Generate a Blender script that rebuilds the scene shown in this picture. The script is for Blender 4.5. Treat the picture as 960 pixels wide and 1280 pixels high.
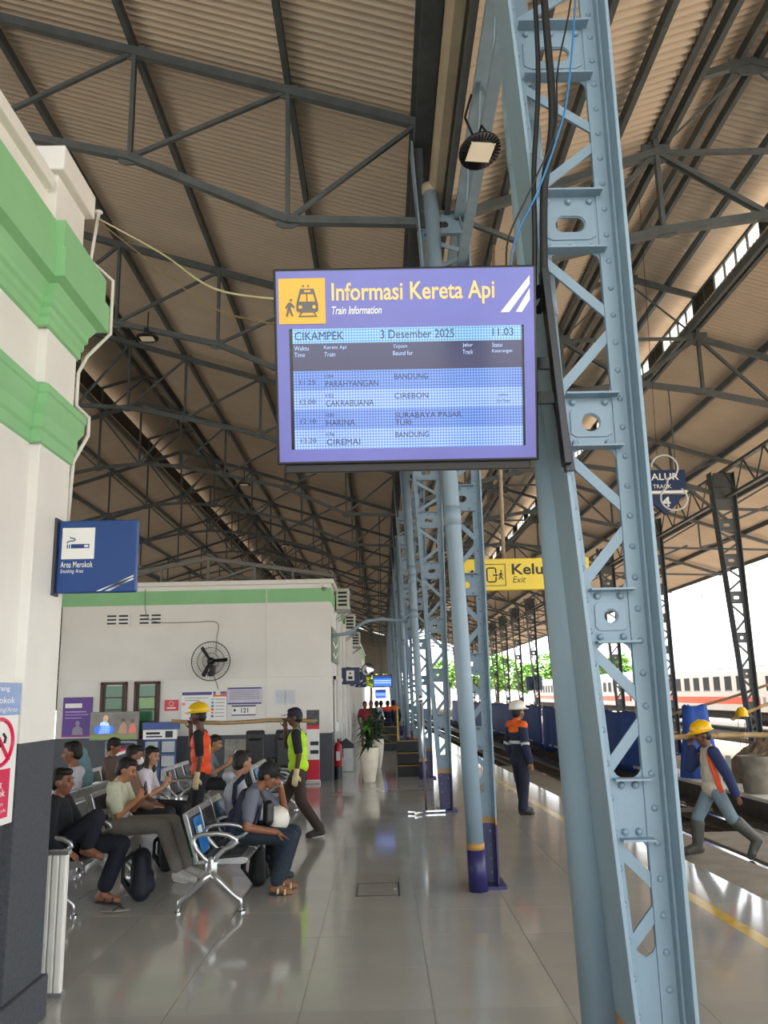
import bpy, math, random
from mathutils import Vector, Matrix
random.seed(7)
for _o in list(bpy.data.objects): bpy.data.objects.remove(_o)
SC = bpy.context.scene
COL = SC.collection
PI = math.pi

# ------------------------------------------------------------------ camera
CAM_PITCH, CAM_YAW, CAM_ROLL = math.radians(12.134), math.radians(0.3635), -0.0214
_cp, _sp, _cy, _sy = math.cos(CAM_PITCH), math.sin(CAM_PITCH), math.cos(CAM_YAW), math.sin(CAM_YAW)
_F = Vector((_sy*_cp, _cy*_cp, _sp)); _R0 = Vector((_cy, -_sy, 0)); _U0 = _R0.cross(_F)
_R = _R0*math.cos(CAM_ROLL) + _U0*math.sin(CAM_ROLL); _U = -_R0*math.sin(CAM_ROLL) + _U0*math.cos(CAM_ROLL)
cam_data = bpy.data.cameras.new('camera'); cam = bpy.data.objects.new('camera', cam_data); COL.objects.link(cam)
cam.matrix_world = Matrix(((_R.x, _U.x, -_F.x, 0), (_R.y, _U.y, -_F.y, 0), (_R.z, _U.z, -_F.z, 1.85), (0, 0, 0, 1)))
cam_data.sensor_fit = 'VERTICAL'; cam_data.sensor_height = 36.0; cam_data.lens = 1060/1280*36
cam_data.clip_start = .05; cam_data.clip_end = 900
SC.camera = cam

# ------------------------------------------------------------------ sky, sun, exposure
W = bpy.data.worlds.new('overcast_sky'); SC.world = W; W.use_nodes = True
_bg = W.node_tree.nodes['Background']; _bg.inputs[0].default_value = (.93, .97, 1.0, 1); _bg.inputs[1].default_value = 1.0
_sun = bpy.data.lights.new('sun_offscreen', 'SUN'); _sun.energy = 6.0; _sun.angle = math.radians(12); _sun.color = (1, .96, .9)
sun = bpy.data.objects.new('sun_offscreen', _sun); COL.objects.link(sun); sun.rotation_euler = (math.radians(20), math.radians(27), 0)
sun.location = (30, -10, 40)
SC.view_settings.view_transform = 'Standard'; SC.view_settings.look = 'None'
SC.view_settings.exposure = 2.05; SC.view_settings.gamma = 1.0; SC.view_settings.use_curve_mapping = False
SC.cycles.use_denoising = True
SC.cycles.max_bounces = 8; SC.cycles.diffuse_bounces = 5; SC.cycles.glossy_bounces = 3

# ------------------------------------------------------------------ helpers
def lin(h):
    h = h.lstrip('#'); o = []
    for i in (0, 2, 4):
        c = int(h[i:i+2], 16)/255
        o.append(c/12.92 if c <= .04045 else ((c+.055)/1.055)**2.4)
    return (*o, 1)
MATS = {}
def mat(name, hexc, rough=.6, metal=0., var=.12, scale=6., bump=0., bscale=40., spec=.5, coat=0., emit=0., stretch=(1, 1, 1), rnd=0.):
    if name in MATS: return MATS[name]
    m = bpy.data.materials.new(name); m.use_nodes = True; nt = m.node_tree; N = nt.nodes; L = nt.links
    b = N['Principled BSDF']; c = lin(hexc)
    b.inputs['Roughness'].default_value = rough; b.inputs['Metallic'].default_value = metal
    b.inputs['Specular IOR Level'].default_value = spec; b.inputs['Coat Weight'].default_value = coat
    tc = N.new('ShaderNodeTexCoord'); mp = N.new('ShaderNodeMapping'); mp.inputs['Scale'].default_value = stretch
    L.new(tc.outputs['Object'], mp.inputs['Vector'])
    n = N.new('ShaderNodeTexNoise'); n.inputs['Scale'].default_value = scale; n.inputs['Detail'].default_value = 5
    L.new(mp.outputs[0], n.inputs['Vector'])
    r = N.new('ShaderNodeMapRange'); r.inputs['From Min'].default_value = .25; r.inputs['From Max'].default_value = .75
    r.inputs['To Min'].default_value = 1-var; r.inputs['To Max'].default_value = 1+var*.6
    L.new(n.outputs['Fac'], r.inputs['Value'])
    fac = r.outputs[0]
    if rnd:
        oi = N.new('ShaderNodeObjectInfo'); r2 = N.new('ShaderNodeMapRange'); r2.inputs['To Min'].default_value = 1-rnd; r2.inputs['To Max'].default_value = 1+rnd
        L.new(oi.outputs['Random'], r2.inputs['Value']); mu = N.new('ShaderNodeMath'); mu.operation = 'MULTIPLY'
        L.new(fac, mu.inputs[0]); L.new(r2.outputs[0], mu.inputs[1]); fac = mu.outputs[0]
    h = N.new('ShaderNodeVectorMath'); h.operation = 'SCALE'; h.inputs[0].default_value = c[:3]
    L.new(fac, h.inputs['Scale']); L.new(h.outputs[0], b.inputs['Base Color'])
    if bump:
        n2 = N.new('ShaderNodeTexNoise'); n2.inputs['Scale'].default_value = bscale; n2.inputs['Detail'].default_value = 4
        L.new(mp.outputs[0], n2.inputs['Vector'])
        bp = N.new('ShaderNodeBump'); bp.inputs['Strength'].default_value = bump; bp.inputs['Distance'].default_value = .02
        L.new(n2.outputs['Fac'], bp.inputs['Height']); L.new(bp.outputs[0], b.inputs['Normal'])
    if emit:
        L.new(h.outputs[0], b.inputs['Emission Color']); b.inputs['Emission Strength'].default_value = emit
    MATS[name] = m; return m

class MB:
    def __init__(s): s.v = []; s.f = []
    def add(s, vs, fs):
        n = len(s.v); s.v += [tuple(v) for v in vs]; s.f += [tuple(i+n for i in f) for f in fs]; return s
    def box(s, x0, x1, y0, y1, z0, z1):
        return s.add([(x0,y0,z0),(x1,y0,z0),(x1,y1,z0),(x0,y1,z0),(x0,y0,z1),(x1,y0,z1),(x1,y1,z1),(x0,y1,z1)],
                     [(0,3,2,1),(4,5,6,7),(0,1,5,4),(1,2,6,5),(2,3,7,6),(3,0,4,7)])
    def bar(s, p, q, w, h, up=(0,0,1)):
        p = Vector(p); q = Vector(q); d = (q-p).normalized(); u = Vector(up)
        if abs(d.dot(u)) > .98: u = Vector((0,1,0))
        a = d.cross(u).normalized(); b = a.cross(d); a *= w/2; b *= h/2
        vs = [p-a-b, p+a-b, p+a+b, p-a+b, q-a-b, q+a-b, q+a+b, q-a+b]
        return s.add(vs, [(0,1,2,3),(7,6,5,4),(0,4,5,1),(1,5,6,2),(2,6,7,3),(3,7,4,0)])
    def tube(s, pts, r, n=8, closed=False, flat=1., up=(0,0,1)):
        pts = [Vector(p) for p in pts]; k = len(pts); rs = r if isinstance(r, (list, tuple)) else [r]*k
        rings = []; base = len(s.v); prev = None
        for i, p in enumerate(pts):
            if closed: d = pts[(i+1) % k]-pts[i-1]
            else: d = pts[min(i+1, k-1)]-pts[max(i-1, 0)]
            d = d.normalized() if d.length > 1e-9 else Vector((0,0,1))
            if prev is None:
                u = Vector(up)
                if abs(d.dot(u)) > .97: u = Vector((1,0,0)) if abs(d.x) < .9 else Vector((0,1,0))
                a = d.cross(u).normalized()
            else:
                a = (prev-d*prev.dot(d)).normalized()
            prev = a; b = a.cross(d)
            for j in range(n):
                t = 2*PI*j/n; s.v.append(tuple(p+a*(rs[i]*math.cos(t)*flat)+b*(rs[i]*math.sin(t))))
        m = k if closed else k-1
        for i in range(m):
            i2 = (i+1) % k
            for j in range(n):
                j2 = (j+1) % n
                s.f.append((base+i*n+j, base+i2*n+j, base+i2*n+j2, base+i*n+j2))
        if not closed:
            s.f.append(tuple(base+j for j in range(n))); s.f.append(tuple(base+(k-1)*n+j for j in reversed(range(n))))
        return s
    def lathe(s, prof, n=20, c=(0,0,0), M=None):
        base = len(s.v); c = Vector(c)
        for (r, z) in prof:
            for j in range(n):
                t = 2*PI*j/n; p = Vector((r*math.cos(t), r*math.sin(t), z))
                if M is not None: p = M @ p
                s.v.append(tuple(p+c))
        for i in range(len(prof)-1):
            for j in range(n):
                j2 = (j+1) % n
                s.f.append((base+i*n+j, base+i*n+j2, base+(i+1)*n+j2, base+(i+1)*n+j))
        s.f.append(tuple(base+j for j in reversed(range(n)))); s.f.append(tuple(base+(len(prof)-1)*n+j for j in range(n)))
        return s
    def prism(s, poly, a, b, plane='xz'):
        n = len(poly)
        def P(p, t):
            return {'xz': (p[0], t, p[1]), 'yz': (t, p[0], p[1]), 'xy': (p[0], p[1], t)}[plane]
        vs = [P(p, a) for p in poly]+[P(p, b) for p in poly]
        fs = [tuple(range(n)), tuple(reversed(range(n, 2*n)))]+[(i, n+i, n+(i+1) % n, (i+1) % n) for i in range(n)]
        return s.add(vs, fs)
    def sphere(s, c, r, n=12, m=8, M=None):
        rx, ry, rz = r if isinstance(r, (tuple, list)) else (r, r, r); base = len(s.v); c = Vector(c)
        def T(p):
            p = Vector(p)
            if M is not None: p = M @ p
            return tuple(c+p)
        s.v.append(T((0,0,rz)))
        for i in range(1, m):
            a = PI*i/m
            for j in range(n):
                t = 2*PI*j/n; s.v.append(T((rx*math.sin(a)*math.cos(t), ry*math.sin(a)*math.sin(t), rz*math.cos(a))))
        s.v.append(T((0,0,-rz)))
        for j in range(n):
            j2 = (j+1) % n; s.f.append((base, base+1+j, base+1+j2))
            for i in range(m-2): s.f.append((base+1+i*n+j, base+1+(i+1)*n+j, base+1+(i+1)*n+j2, base+1+i*n+j2))
            s.f.append((base+1+(m-2)*n+j, base+1+(m-1)*n, base+1+(m-2)*n+j2))
        return s
    def cap(s, a, b, ra, rb, n=12):
        a = Vector(a); b = Vector(b); d = b-a; L = d.length
        if L < 1e-6: return s.sphere(a, ra, n)
        d = d/L; pts = []; rs = []
        for i in range(5):
            t = PI/2*(1-i/4*1.0); pts.append(a-d*ra*math.sin(t)); rs.append(max(ra*math.cos(t), .0008))
        for i in range(5):
            t = PI/2*(i/4); pts.append(b+d*rb*math.sin(t)); rs.append(max(rb*math.cos(t), .0008))
        return s.tube(pts, rs, n)
    def hole_plate(s, x0, x1, z0, z1, y0, y1, cx, cz, hx, hz, n=24, x0t=None):
        # rectangular plate in the XZ plane with an oval hole
        if x0t is None: x0t = x0
        ins = []; out = []
        for j in range(n):
            t = 2*PI*(j+.5)/n; ct, st = math.cos(t), math.sin(t)
            if hx > hz: px = (hx-hz)*(1 if ct > 0 else -1)+hz*ct; pz = hz*st
            elif hz > hx: px = hx*ct; pz = (hz-hx)*(1 if st > 0 else -1)+hx*st
            else: px = hx*ct; pz = hz*st
            ins.append((cx+px, cz+pz))
            k = 1/max(abs(ct), abs(st)); ux, uz = ct*k, st*k
            zz = cz+(uz*(z1-cz) if uz > 0 else uz*(cz-z0)); f = (zz-z0)/(z1-z0); xl = x0+(x0t-x0)*f
            out.append((cx+(ux*(x1-cx) if ux > 0 else ux*(cx-xl)), zz))
        vs = [(a, y0, b) for a, b in ins]+[(a, y0, b) for a, b in out]+[(a, y1, b) for a, b in ins]+[(a, y1, b) for a, b in out]
        fs = []
        for j in range(n):
            k = (j+1) % n
            fs += [(j, k, n+k, n+j), (2*n+j, 3*n+j, 3*n+k, 2*n+k), (j, 2*n+j, 2*n+k, k), (n+j, n+k, 3*n+k, 3*n+j)]
        return s.add(vs, fs)
    def mesh(s, name, smooth=False):
        me = bpy.data.meshes.new(name); me.from_pydata(s.v, [], s.f); me.update()
        if smooth: me.polygons.foreach_set('use_smooth', [True]*len(me.polygons))
        return me
    def build(s, name, m, parent=None, smooth=False, bevel=0., loc=None, rot=None, kind=None, label=None):
        return obj(name, s.mesh(name, smooth), m, parent, bevel, loc, rot, kind, label)
def obj(name, me, m, parent=None, bevel=0., loc=None, rot=None, kind=None, label=None):
    o = bpy.data.objects.new(name, me); COL.objects.link(o)
    if m is not None and not me.materials: me.materials.append(m)
    if parent is not None: o.parent = parent
    if loc is not None: o.location = loc
    if rot is not None: o.rotation_euler = rot
    if bevel:
        b = o.modifiers.new('bevel', 'BEVEL'); b.width = bevel; b.segments = 2; b.limit_method = 'ANGLE'; b.angle_limit = .6
    if kind: o['kind'] = kind
    if label: o['label'] = label
    return o
def empty(name, loc=(0,0,0), rz=0., rot=None):
    o = bpy.data.objects.new(name, None); COL.objects.link(o); o.location = loc; o.rotation_euler = rot or (0,0,rz); o.empty_display_size = .1
    return o
def tag(o, label=None, cat=None, group=None, kind=None):
    if label: o['label'] = label
    if cat: o['category'] = cat
    if group: o['group'] = group
    if kind: o['kind'] = kind
    return o
CHILD = {}
def copy_tree(o, parent=None):
    c = o.copy(); COL.objects.link(c); c.parent = parent
    for ch in list(o.children): copy_tree(ch, c)
    return c
WORK = bpy.data.scenes.new('workshop'); WVL = WORK.view_layers[0]     # small scratch scene: meshes are evaluated here, quickly
def evaluate(o):
    WORK.collection.objects.link(o); WVL.update()
    me = bpy.data.meshes.new_from_object(o.evaluated_get(WVL.depsgraph)); bpy.data.objects.remove(o); return me
def text(name, txt, x0, x1, z0, z1, y, m, parent=None, face='-Y', bold=0., shear=0., depth=.002, kind=None):
    """flat lettering fitted to a rectangle; face -Y: x right z up at depth y; +X: x0..x1 is y, at x=y"""
    cu = bpy.data.curves.new('lettering', 'FONT'); cu.body = txt; cu.size = 1; cu.offset = bold; cu.shear = shear; cu.resolution_u = 3
    me = evaluate(bpy.data.objects.new('tmp', cu)); bpy.data.curves.remove(cu)
    xs = [v.co.x for v in me.vertices]; ys = [v.co.y for v in me.vertices]
    a0, a1, b0, b1 = min(xs), max(xs), min(ys), max(ys)
    for v in me.vertices:
        u = x0+(v.co.x-a0)/(a1-a0)*(x1-x0); w = z0+(v.co.y-b0)/(b1-b0)*(z1-z0)
        v.co = (u, y, w) if face == '-Y' else (y, u, w)
    me.name = name; me.materials.clear()
    return obj(name, me, m, parent)

# ------------------------------------------------------------------ materials
M_SHEET_L = mat('corrugated_sheet_grey', '#c8b9a6', .72, var=.15, scale=.9, bump=.05, rnd=.06)
M_SHEET_R = mat('corrugated_sheet_tan', '#c8b9a6', .72, var=.15, scale=.9, bump=.05, rnd=.06)
M_TRUSS = mat('truss_paint', '#565c5d', .55, var=.25, scale=5, bump=.08)
M_TRUSS_R = mat('truss_paint_brown', '#565c5d', .6, var=.25, scale=5, bump=.08)
M_BLUE = mat('steel_blue_paint', '#8da4b4', .42, var=.1, scale=4, bump=.1, bscale=25, stretch=(1,1,.4))
M_BLUE2 = mat('steel_blue_paint_dull', '#8da4b4', .5, var=.16, scale=5, bump=.1)
M_DARKSTEEL = mat('column_dark_paint', '#565c5d', .5, var=.2, scale=5, bump=.05)
M_GOLD = mat('gold_band_paint', '#b98d4c', .45, var=.15)
M_NAVY = mat('navy_band_paint', '#2c2a63', .4, var=.15)
M_WHITE = mat('white_plaster', '#e9e7e0', .7, var=.06, scale=2.5, bump=.05, bscale=60)
M_WHITEB = mat('white_plaster_hall', '#e9e7e0', .7, var=.06, scale=1.2, bump=.04)
M_GREEN = mat('pale_green_plaster', '#8fc78f', .6, var=.06, scale=3, bump=.04)
M_GREEN2 = mat('green_plaster_band', '#8fc78f', .6, var=.08, scale=2)
M_DGREY = mat('dark_grey_render', '#4b4f55', .85, var=.25, scale=60, bump=.5, bscale=90)
M_WAIN = mat('dark_wainscot', '#4b4f55', .5, var=.15, scale=4)
M_TILE = mat('polished_tile', '#b1afaa', .09, var=.07, scale=1.6, rnd=.03, spec=.62)
M_GROUT = mat('grout', '#77736c', .7)
M_YELLOW = mat('yellow_line_tile', '#d8b332', .15, var=.12)
M_CONC = mat('raw_concrete', '#9a9082', .85, var=.25, scale=3, bump=.4, bscale=30)
M_CONCW = mat('pale_concrete_kerb', '#cfcac0', .8, var=.15, scale=3, bump=.2)
M_BLACKC = mat('soot_black_concrete', '#4d4943', .9, var=.3, scale=3, bump=.3)
M_BALLAST = mat('ballast_stone', '#4a443e', .95, var=.4, scale=12, bump=.4)
M_DIRT = mat('brown_soil', '#988a78', .95, var=.35, scale=1.5, bump=.6, bscale=8)
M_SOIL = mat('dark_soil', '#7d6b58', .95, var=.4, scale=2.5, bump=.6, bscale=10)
M_RAIL = mat('rail_steel', '#6d655e', .4, metal=.6, var=.2)
M_RAILTOP = mat('polished_rail_head', '#c8c8c8', .18, metal=1., var=.05)
M_WOOD = mat('sleeper_wood', '#5a4c3f', .9, var=.3, scale=6, stretch=(1,6,6))
M_CHROME = mat('cast_aluminium', '#c9cbcc', .28, metal=.85, var=.06)
M_CHROMEP = mat('chrome_pipe', '#d8d8d8', .12, metal=1., var=.02)
M_BLACK = mat('black_plastic', '#15161a', .35, var=.1)
M_PAD = mat('black_vinyl_pad', '#1d1e20', .38, var=.12, scale=20)
M_PADGREY = mat('grey_vinyl_pad', '#5f6468', .4, var=.1)
M_RUBBER = mat('rubber_cable', '#17181a', .55)
M_BLUEWIRE = mat('blue_wire', '#2f7bb5', .45)
M_CREAMWIRE = mat('cream_cable', '#d3c39a', .5)
M_BROWNWIRE = mat('brown_cable', '#8a6f4a', .6)
M_PRINTW = mat('white_print', '#f2f2ee', .5, var=.02)
M_PRINTK = mat('dark_print', '#23242c', .5, var=.02)
M_SIGNBLUE = mat('sign_blue', '#1f4788', .3, var=.04)
M_SIGNNAVY = mat('sign_navy', '#1c2f57', .35, var=.05)
M_SIGNYEL = mat('sign_yellow', '#f3d21b', .35, var=.03)
M_RED = mat('sign_red', '#d2213c', .35, var=.04)
M_PURPLE = mat('poster_purple', '#5a2f8f', .4, var=.15, scale=3)
M_GALV = mat('galvanised_gutter', '#b3a58d', .5, metal=.1, var=.2, scale=3)
M_BAMBOO = mat('bamboo', '#b79a6d', .55, var=.25, scale=6, stretch=(1,1,1))
M_TARP = mat('blue_tarpaulin', '#2450a8', .6, var=.25, scale=2.5, bump=.3, bscale=6)
M_GLASSW = None
# ================================================================== THE SETTING
SK = .03
def sk(x, y): return x-SK*(y-8)          # platform edge and track run slightly askew to the column row
def strip(mb, xa, xb, y0, y1, z0, z1):
    a = [(sk(xa,y0),y0),(sk(xb,y0),y0),(sk(xb,y1),y1),(sk(xa,y1),y1)]
    return mb.prism(a[::-1], z0, z1, 'xy')
# ground
g = MB(); g.box(-120, 160, -40, 260, -.9, -.5); tag(g.build('ground', M_DIRT), kind='structure')
# platform slab and polished tiles
fl = MB(); fl.prism([(-16,-12),(-16,104),(sk(3.36,104),104),(sk(3.36,-12),-12)][::-1], -.5, -.005, 'xy')
floor = fl.build('floor', M_GROUT); tag(floor, kind='structure')
TS = .8
def clear_tile(x, y):
    if x < -1.2 and y > 19.7: return False
    if x < -2.5 and y < 5.4: return False
    return True
spots = []
for r in range(-3, 127):
    for c in range(-13, 2):
        x = 1.07+TS*(c-.5); y = 1.6+TS*(r+.5)
        if clear_tile(x, y) and y < 103: spots.append((x, y))
def seen(p):
    x, y = p
    if y < 4.2: return 1e9
    if abs(x) > .47*y: return 1e9
    if x < -.40*y+.2: return 1e9
    return y
spots.sort(key=seen)
tm = MB().box(-TS/2+.0018, TS/2-.0018, -TS/2+.0018, TS/2-.0018, -.012, 0).mesh('floor_tile'); tm.materials.append(M_TILE)
for (x, y) in spots[:270]: obj('floor_tile', tm, None, floor, loc=(x, y, 0))
rest = MB()
for (x, y) in spots[270:]: rest.box(x-TS/2+.002, x+TS/2-.002, y-TS/2+.002, y+TS/2-.002, -.012, 0)
rest.build('floor_tiling', M_TILE, floor, kind='stuff')
rest = MB(); resty = MB()
for r in range(-3, 90):
    y0 = 1.6+TS*r+.002; y1 = y0+TS-.004
    def edge(mb, xa, xb):
        mb.prism([(xa if xa == 1.872 else sk(xa,y0),y0),(xa if xa == 1.872 else sk(xa,y1),y1),(sk(xb,y1),y1),(sk(xb,y0),y0)], -.012, 0, 'xy')
    if y1 > 50: continue
    if 4 <= y0 <= 24:
        a = MB(); edge(a, 1.872, 2.70); a.build('edge_tile', M_TILE, floor); a = MB(); edge(a, 2.83, 3.355); a.build('edge_tile', M_TILE, floor)
        a = MB(); edge(a, 2.702, 2.828); a.build('yellow_line_tile', M_YELLOW, floor)
    else:
        edge(rest, 1.872, 2.70); edge(rest, 2.83, 3.355); edge(resty, 2.702, 2.828)
rest.build('edge_tiling', M_TILE, floor, kind='stuff'); resty.build('yellow_line', M_YELLOW, floor, kind='stuff')
# floor hatch
hb = empty('floor_hatch', (-.08, 8.83, 0)); tag(hb, 'flush steel framed hatch set in the polished floor tiles', 'hatch')
a = MB(); a.box(-.21,.21,-.28,-.265,-.004,.003); a.box(-.21,.21,.265,.28,-.004,.003); a.box(-.21,-.195,-.28,.28,-.004,.003); a.box(.195,.21,-.28,.28,-.004,.003)
a.build('frame', M_BLACK, hb); MB().box(-.193,.193,-.263,.263,-.004,.0012).build('cover', M_TILE, hb); MB().box(.15,.18,-.02,.02,.0,.004).build('lift_ring', M_CHROME, hb)

# track
trk = empty('railway_track', (0, 30, -.45)); tag(trk, 'single railway track beside the polished platform', 'railway track')
def rel(mb): mb.v = [(x, y-30, z+.45) for x, y, z in mb.v]; return mb
bal = MB(); strip(bal, 3.37, 6.58, -12, 110, -.5, -.36); rel(bal).build('ballast_bed', M_BALLAST, trk)
def rail(x0):
    r = MB(); prof = [(-.07,-.32),(.07,-.32),(.02,-.27),(.015,-.2),(.035,-.185),(.035,-.158),(-.035,-.158),(-.035,-.185),(-.015,-.2),(-.02,-.27)]
    y0, y1 = -12, 110; n = len(prof)
    vs = [(sk(x0,y0)+p[0], y0, p[1]) for p in prof]+[(sk(x0,y1)+p[0], y1, p[1]) for p in prof]
    r.add(vs, [tuple(range(n))[::-1], tuple(range(n,2*n))]+[(i,(i+1) % n,n+(i+1) % n,n+i) for i in range(n)])
    o = rel(r).build('rail', M_RAIL, trk)
    h = MB(); strip(h, x0-.034, x0+.034, -12, 110, -.158, -.15); rel(h).build('rail_head', M_RAILTOP, o)
for x0 in (4.36, 5.44): rail(x0)
sm = MB().box(-1.0,1.0,-.11,.11,-.06,.07).mesh('sleeper'); sm.materials.append(M_WOOD)
for i in range(110):
    y = -2+.62*i; obj('sleeper', sm, None, trk, loc=(sk(4.9,y), y-30, .05), rot=(0,0,SK))
# loose ballast stones
st = MB(); rr = random.Random(3)
for i in range(2600):
    y = rr.choice((rr.uniform(6,14), rr.uniform(13,40))); x = sk(rr.uniform(3.42,6.5), y)
    s = rr.uniform(.02,.045); M = Matrix.Rotation(rr.uniform(0,6),3,'Z') @ Matrix.Rotation(rr.uniform(0,3),3,'X')
    st.sphere((x,y,-.35), (s*1.3,s,s*.8), 5, 3, M)
rel(st).build('ballast_stones', M_BALLAST, trk, kind='stuff')
# concrete crossing slabs beside the rail
c1 = MB(); strip(c1, 3.385, 4.26, 8.4, 24, -.4, -.12); tag(c1.build('concrete_slab', M_CONC, bevel=.01), 'dusty concrete slab between platform edge and near rail', 'slab')
c2 = MB(); strip(c2, 4.46, 5.35, 8.6, 12.6, -.4, -.135); tag(c2.build('concrete_slab', M_CONC, bevel=.01), 'cracked concrete crossing slab laid between the two rails', 'slab')
for (y, xa, xb) in ((14.4, 3.4, 5.6), (15.3, 3.5, 5.5)):
    b = MB(); b.bar((sk(xa,y), y, -.09), (sk(xb,y)-.1, y+.12, -.09), .16, .05); tag(b.build('timber_plank', M_WOOD), 'weathered plank laid across the rails behind the crossing slab', 'plank', 'planks on the track')
# heap of gravel by the platform edge
gp = MB()
for i in range(260):
    a = rr.uniform(0,6.28); d = rr.random()**.7; x = sk(3.75,8.0)+math.cos(a)*d*.32; y = 8.0+math.sin(a)*d*.42
    s = rr.uniform(.018,.035); gp.sphere((x,y,-.13+.1*(1-d)), (s*1.2,s,s*.8), 5, 3, Matrix.Rotation(rr.uniform(0,3),3,'X'))
o = gp.build('gravel_heap', M_BALLAST, loc=(0,0,0)); tag(o, 'small heap of dark gravel against the platform edge', 'gravel', kind='stuff')
c3 = MB(); strip(c3, 3.385, 4.26, -4, 8.35, -.4, -.17); tag(c3.build('concrete_slab', M_CONC, bevel=.01), 'lower stained concrete strip under the gravel heap', 'slab')
# far platform under construction
fp = MB(); strip(fp, 6.6, 11.5, -12, 110, -.5, -.06); far_plat = fp.build('floor_far_platform', M_BLACKC); tag(far_plat, kind='structure')
kp = MB(); strip(kp, 6.58, 7.3, -12, 110, -.06, .0); kp.build('kerb', M_CONCW, far_plat)
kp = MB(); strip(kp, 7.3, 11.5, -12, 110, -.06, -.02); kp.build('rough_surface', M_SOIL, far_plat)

# ------------------------------------------------------------------ near building with pale green mouldings
nw = empty('wall_left', (-2.1, 5.6, 0)); tag(nw, kind='structure')
def NB(name, m, x0, x1, y0, y1, z0, z1, bevel=.006, parent=nw):
    return MB().box(x0+2.1, x1+2.1, y0-5.6, y1-5.6, z0, z1).build(name, m, parent, bevel=bevel)
NB('plaster', M_WHITE, -6, -2.16, -12, 5.58, 1.61, 5.22)
NB('pilaster', M_WHITE, -2.6, -2.1, 5.08, 5.6, 1.61, 5.3)
NB('pilaster_cap', M_WHITE, -2.6, -2.04, 5.02, 5.64, 5.3, 5.48, .012)
NB('parapet_cap', M_WHITE, -6, -2.1, -12, 5.03, 5.16, 5.26, .01)
NB('dark_dado', M_DGREY, -6, -2.155, -12, 5.58, 0, 1.61)
NB('dark_dado', M_DGREY, -2.6, -2.095, 5.06, 5.605, 0, 1.615)
NB('plinth', M_DGREY, -6, -2.06, -12, 5.63, 0, .24, .012)
def molding(prof, name, m):
    # prof: list of (projection, z); run along Y on the wall, breaking forward round the pilaster
    path = [(-2.16, -12), (-2.16, 5.05), (-2.10, 5.05), (-2.10, 5.6), (-6, 5.6)]
    dirs = [(1,0), (1,-1), (1,-1), (1,1), (0,1)]
    mb = MB(); n = len(prof)
    for (px, py), (dx, dy) in zip(path, dirs):
        for (d, z) in prof: mb.v.append((px+dx*d+2.1, py+dy*d-5.6, z))
    for i in range(len(path)-1):
        for j in range(n-1): mb.f.append((i*n+j, (i+1)*n+j, (i+1)*n+j+1, i*n+j+1))
    return mb.build(name, m, nw)
molding([(0,4.19),(.02,4.2),(.02,4.25),(.035,4.27),(.035,4.31),(.055,4.33),(.055,4.37),(.08,4.41),(.10,4.44),(.16,4.46),(.16,4.66),(.135,4.67),(.135,4.86),(0,4.9)], 'cornice', M_GREEN)
molding([(0,3.42),(.015,3.43),(.015,3.5),(.03,3.52),(.03,3.6),(.045,3.63),(.06,3.66),(.06,3.72),(.07,3.73),(.07,3.78),(0,3.82)], 'string_course', M_GREEN)
# conduit on the corner
cd = MB(); cd.tube([(-2.02,5.655,5.36),(-2.06,5.655,4.98),(-1.93,5.775,4.88),(-1.93,5.775,4.46),(-2.05,5.665,4.24),(-2.09,5.62,4.1),(-2.09,5.62,3.86),(-2.02,5.685,3.79),(-2.02,5.685,3.66),(-2.09,5.62,3.45),(-2.10,5.615,3.02)], .013, 8)
cd.sphere((-2.02,5.655,5.37), (.03,.03,.016), 10, 6)
tag(cd.build('conduit_pipe', mat('white_pvc', '#dcd9cf', .45), smooth=True), 'thin white conduit running down the pilaster over the green mouldings', 'conduit')
# folded white barrier at the foot of the pilaster
ga = empty('folding_barrier', (-2.17, 5.97, 0)); tag(ga, 'white folded concertina barrier standing against the dark pilaster', 'barrier')
for i in range(3): MB().box(-.075+.05*i, -.03+.05*i, -.03, .03, .02, .86).build('slat', mat('white_enamel', '#e8e6de', .35), ga, bevel=.008)
MB().box(-.085,.08,-.035,.035,0,.03).build('foot', M_CHROME, ga); MB().box(-.085,.08,-.035,.035,.86,.885).build('top_rail', M_CHROME, ga)

# ------------------------------------------------------------------ waiting hall building further along
wh = empty('wall_back', (-4.3, 19.65, 0)); tag(wh, kind='structure')
def HB(name, m, x0, x1, y0, y1, z0, z1, bevel=0, parent=wh):
    return MB().box(x0+4.3, x1+4.3, y0-19.65, y1-19.65, z0, z1).build(name, m, parent, bevel=bevel)
HB('plaster', M_WHITEB, -7.35, -1.16, 19.65, 58, 1.03, 4.4)
HB('green_band', M_GREEN2, -7.37, -1.14, 19.63, 58, 3.98, 4.3, .004)
HB('dark_dado', M_WAIN, -7.36, -1.145, 19.635, 58, 0, 1.03, .004)
HB('ledge', M_WHITEB, -7.36, -1.15, 19.635, 19.66, 2.28, 2.31, .004)
HB('roof_slab', M_WHITEB, -7.45, -1.08, 19.55, 58, 4.4, 4.5, .01)
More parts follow.
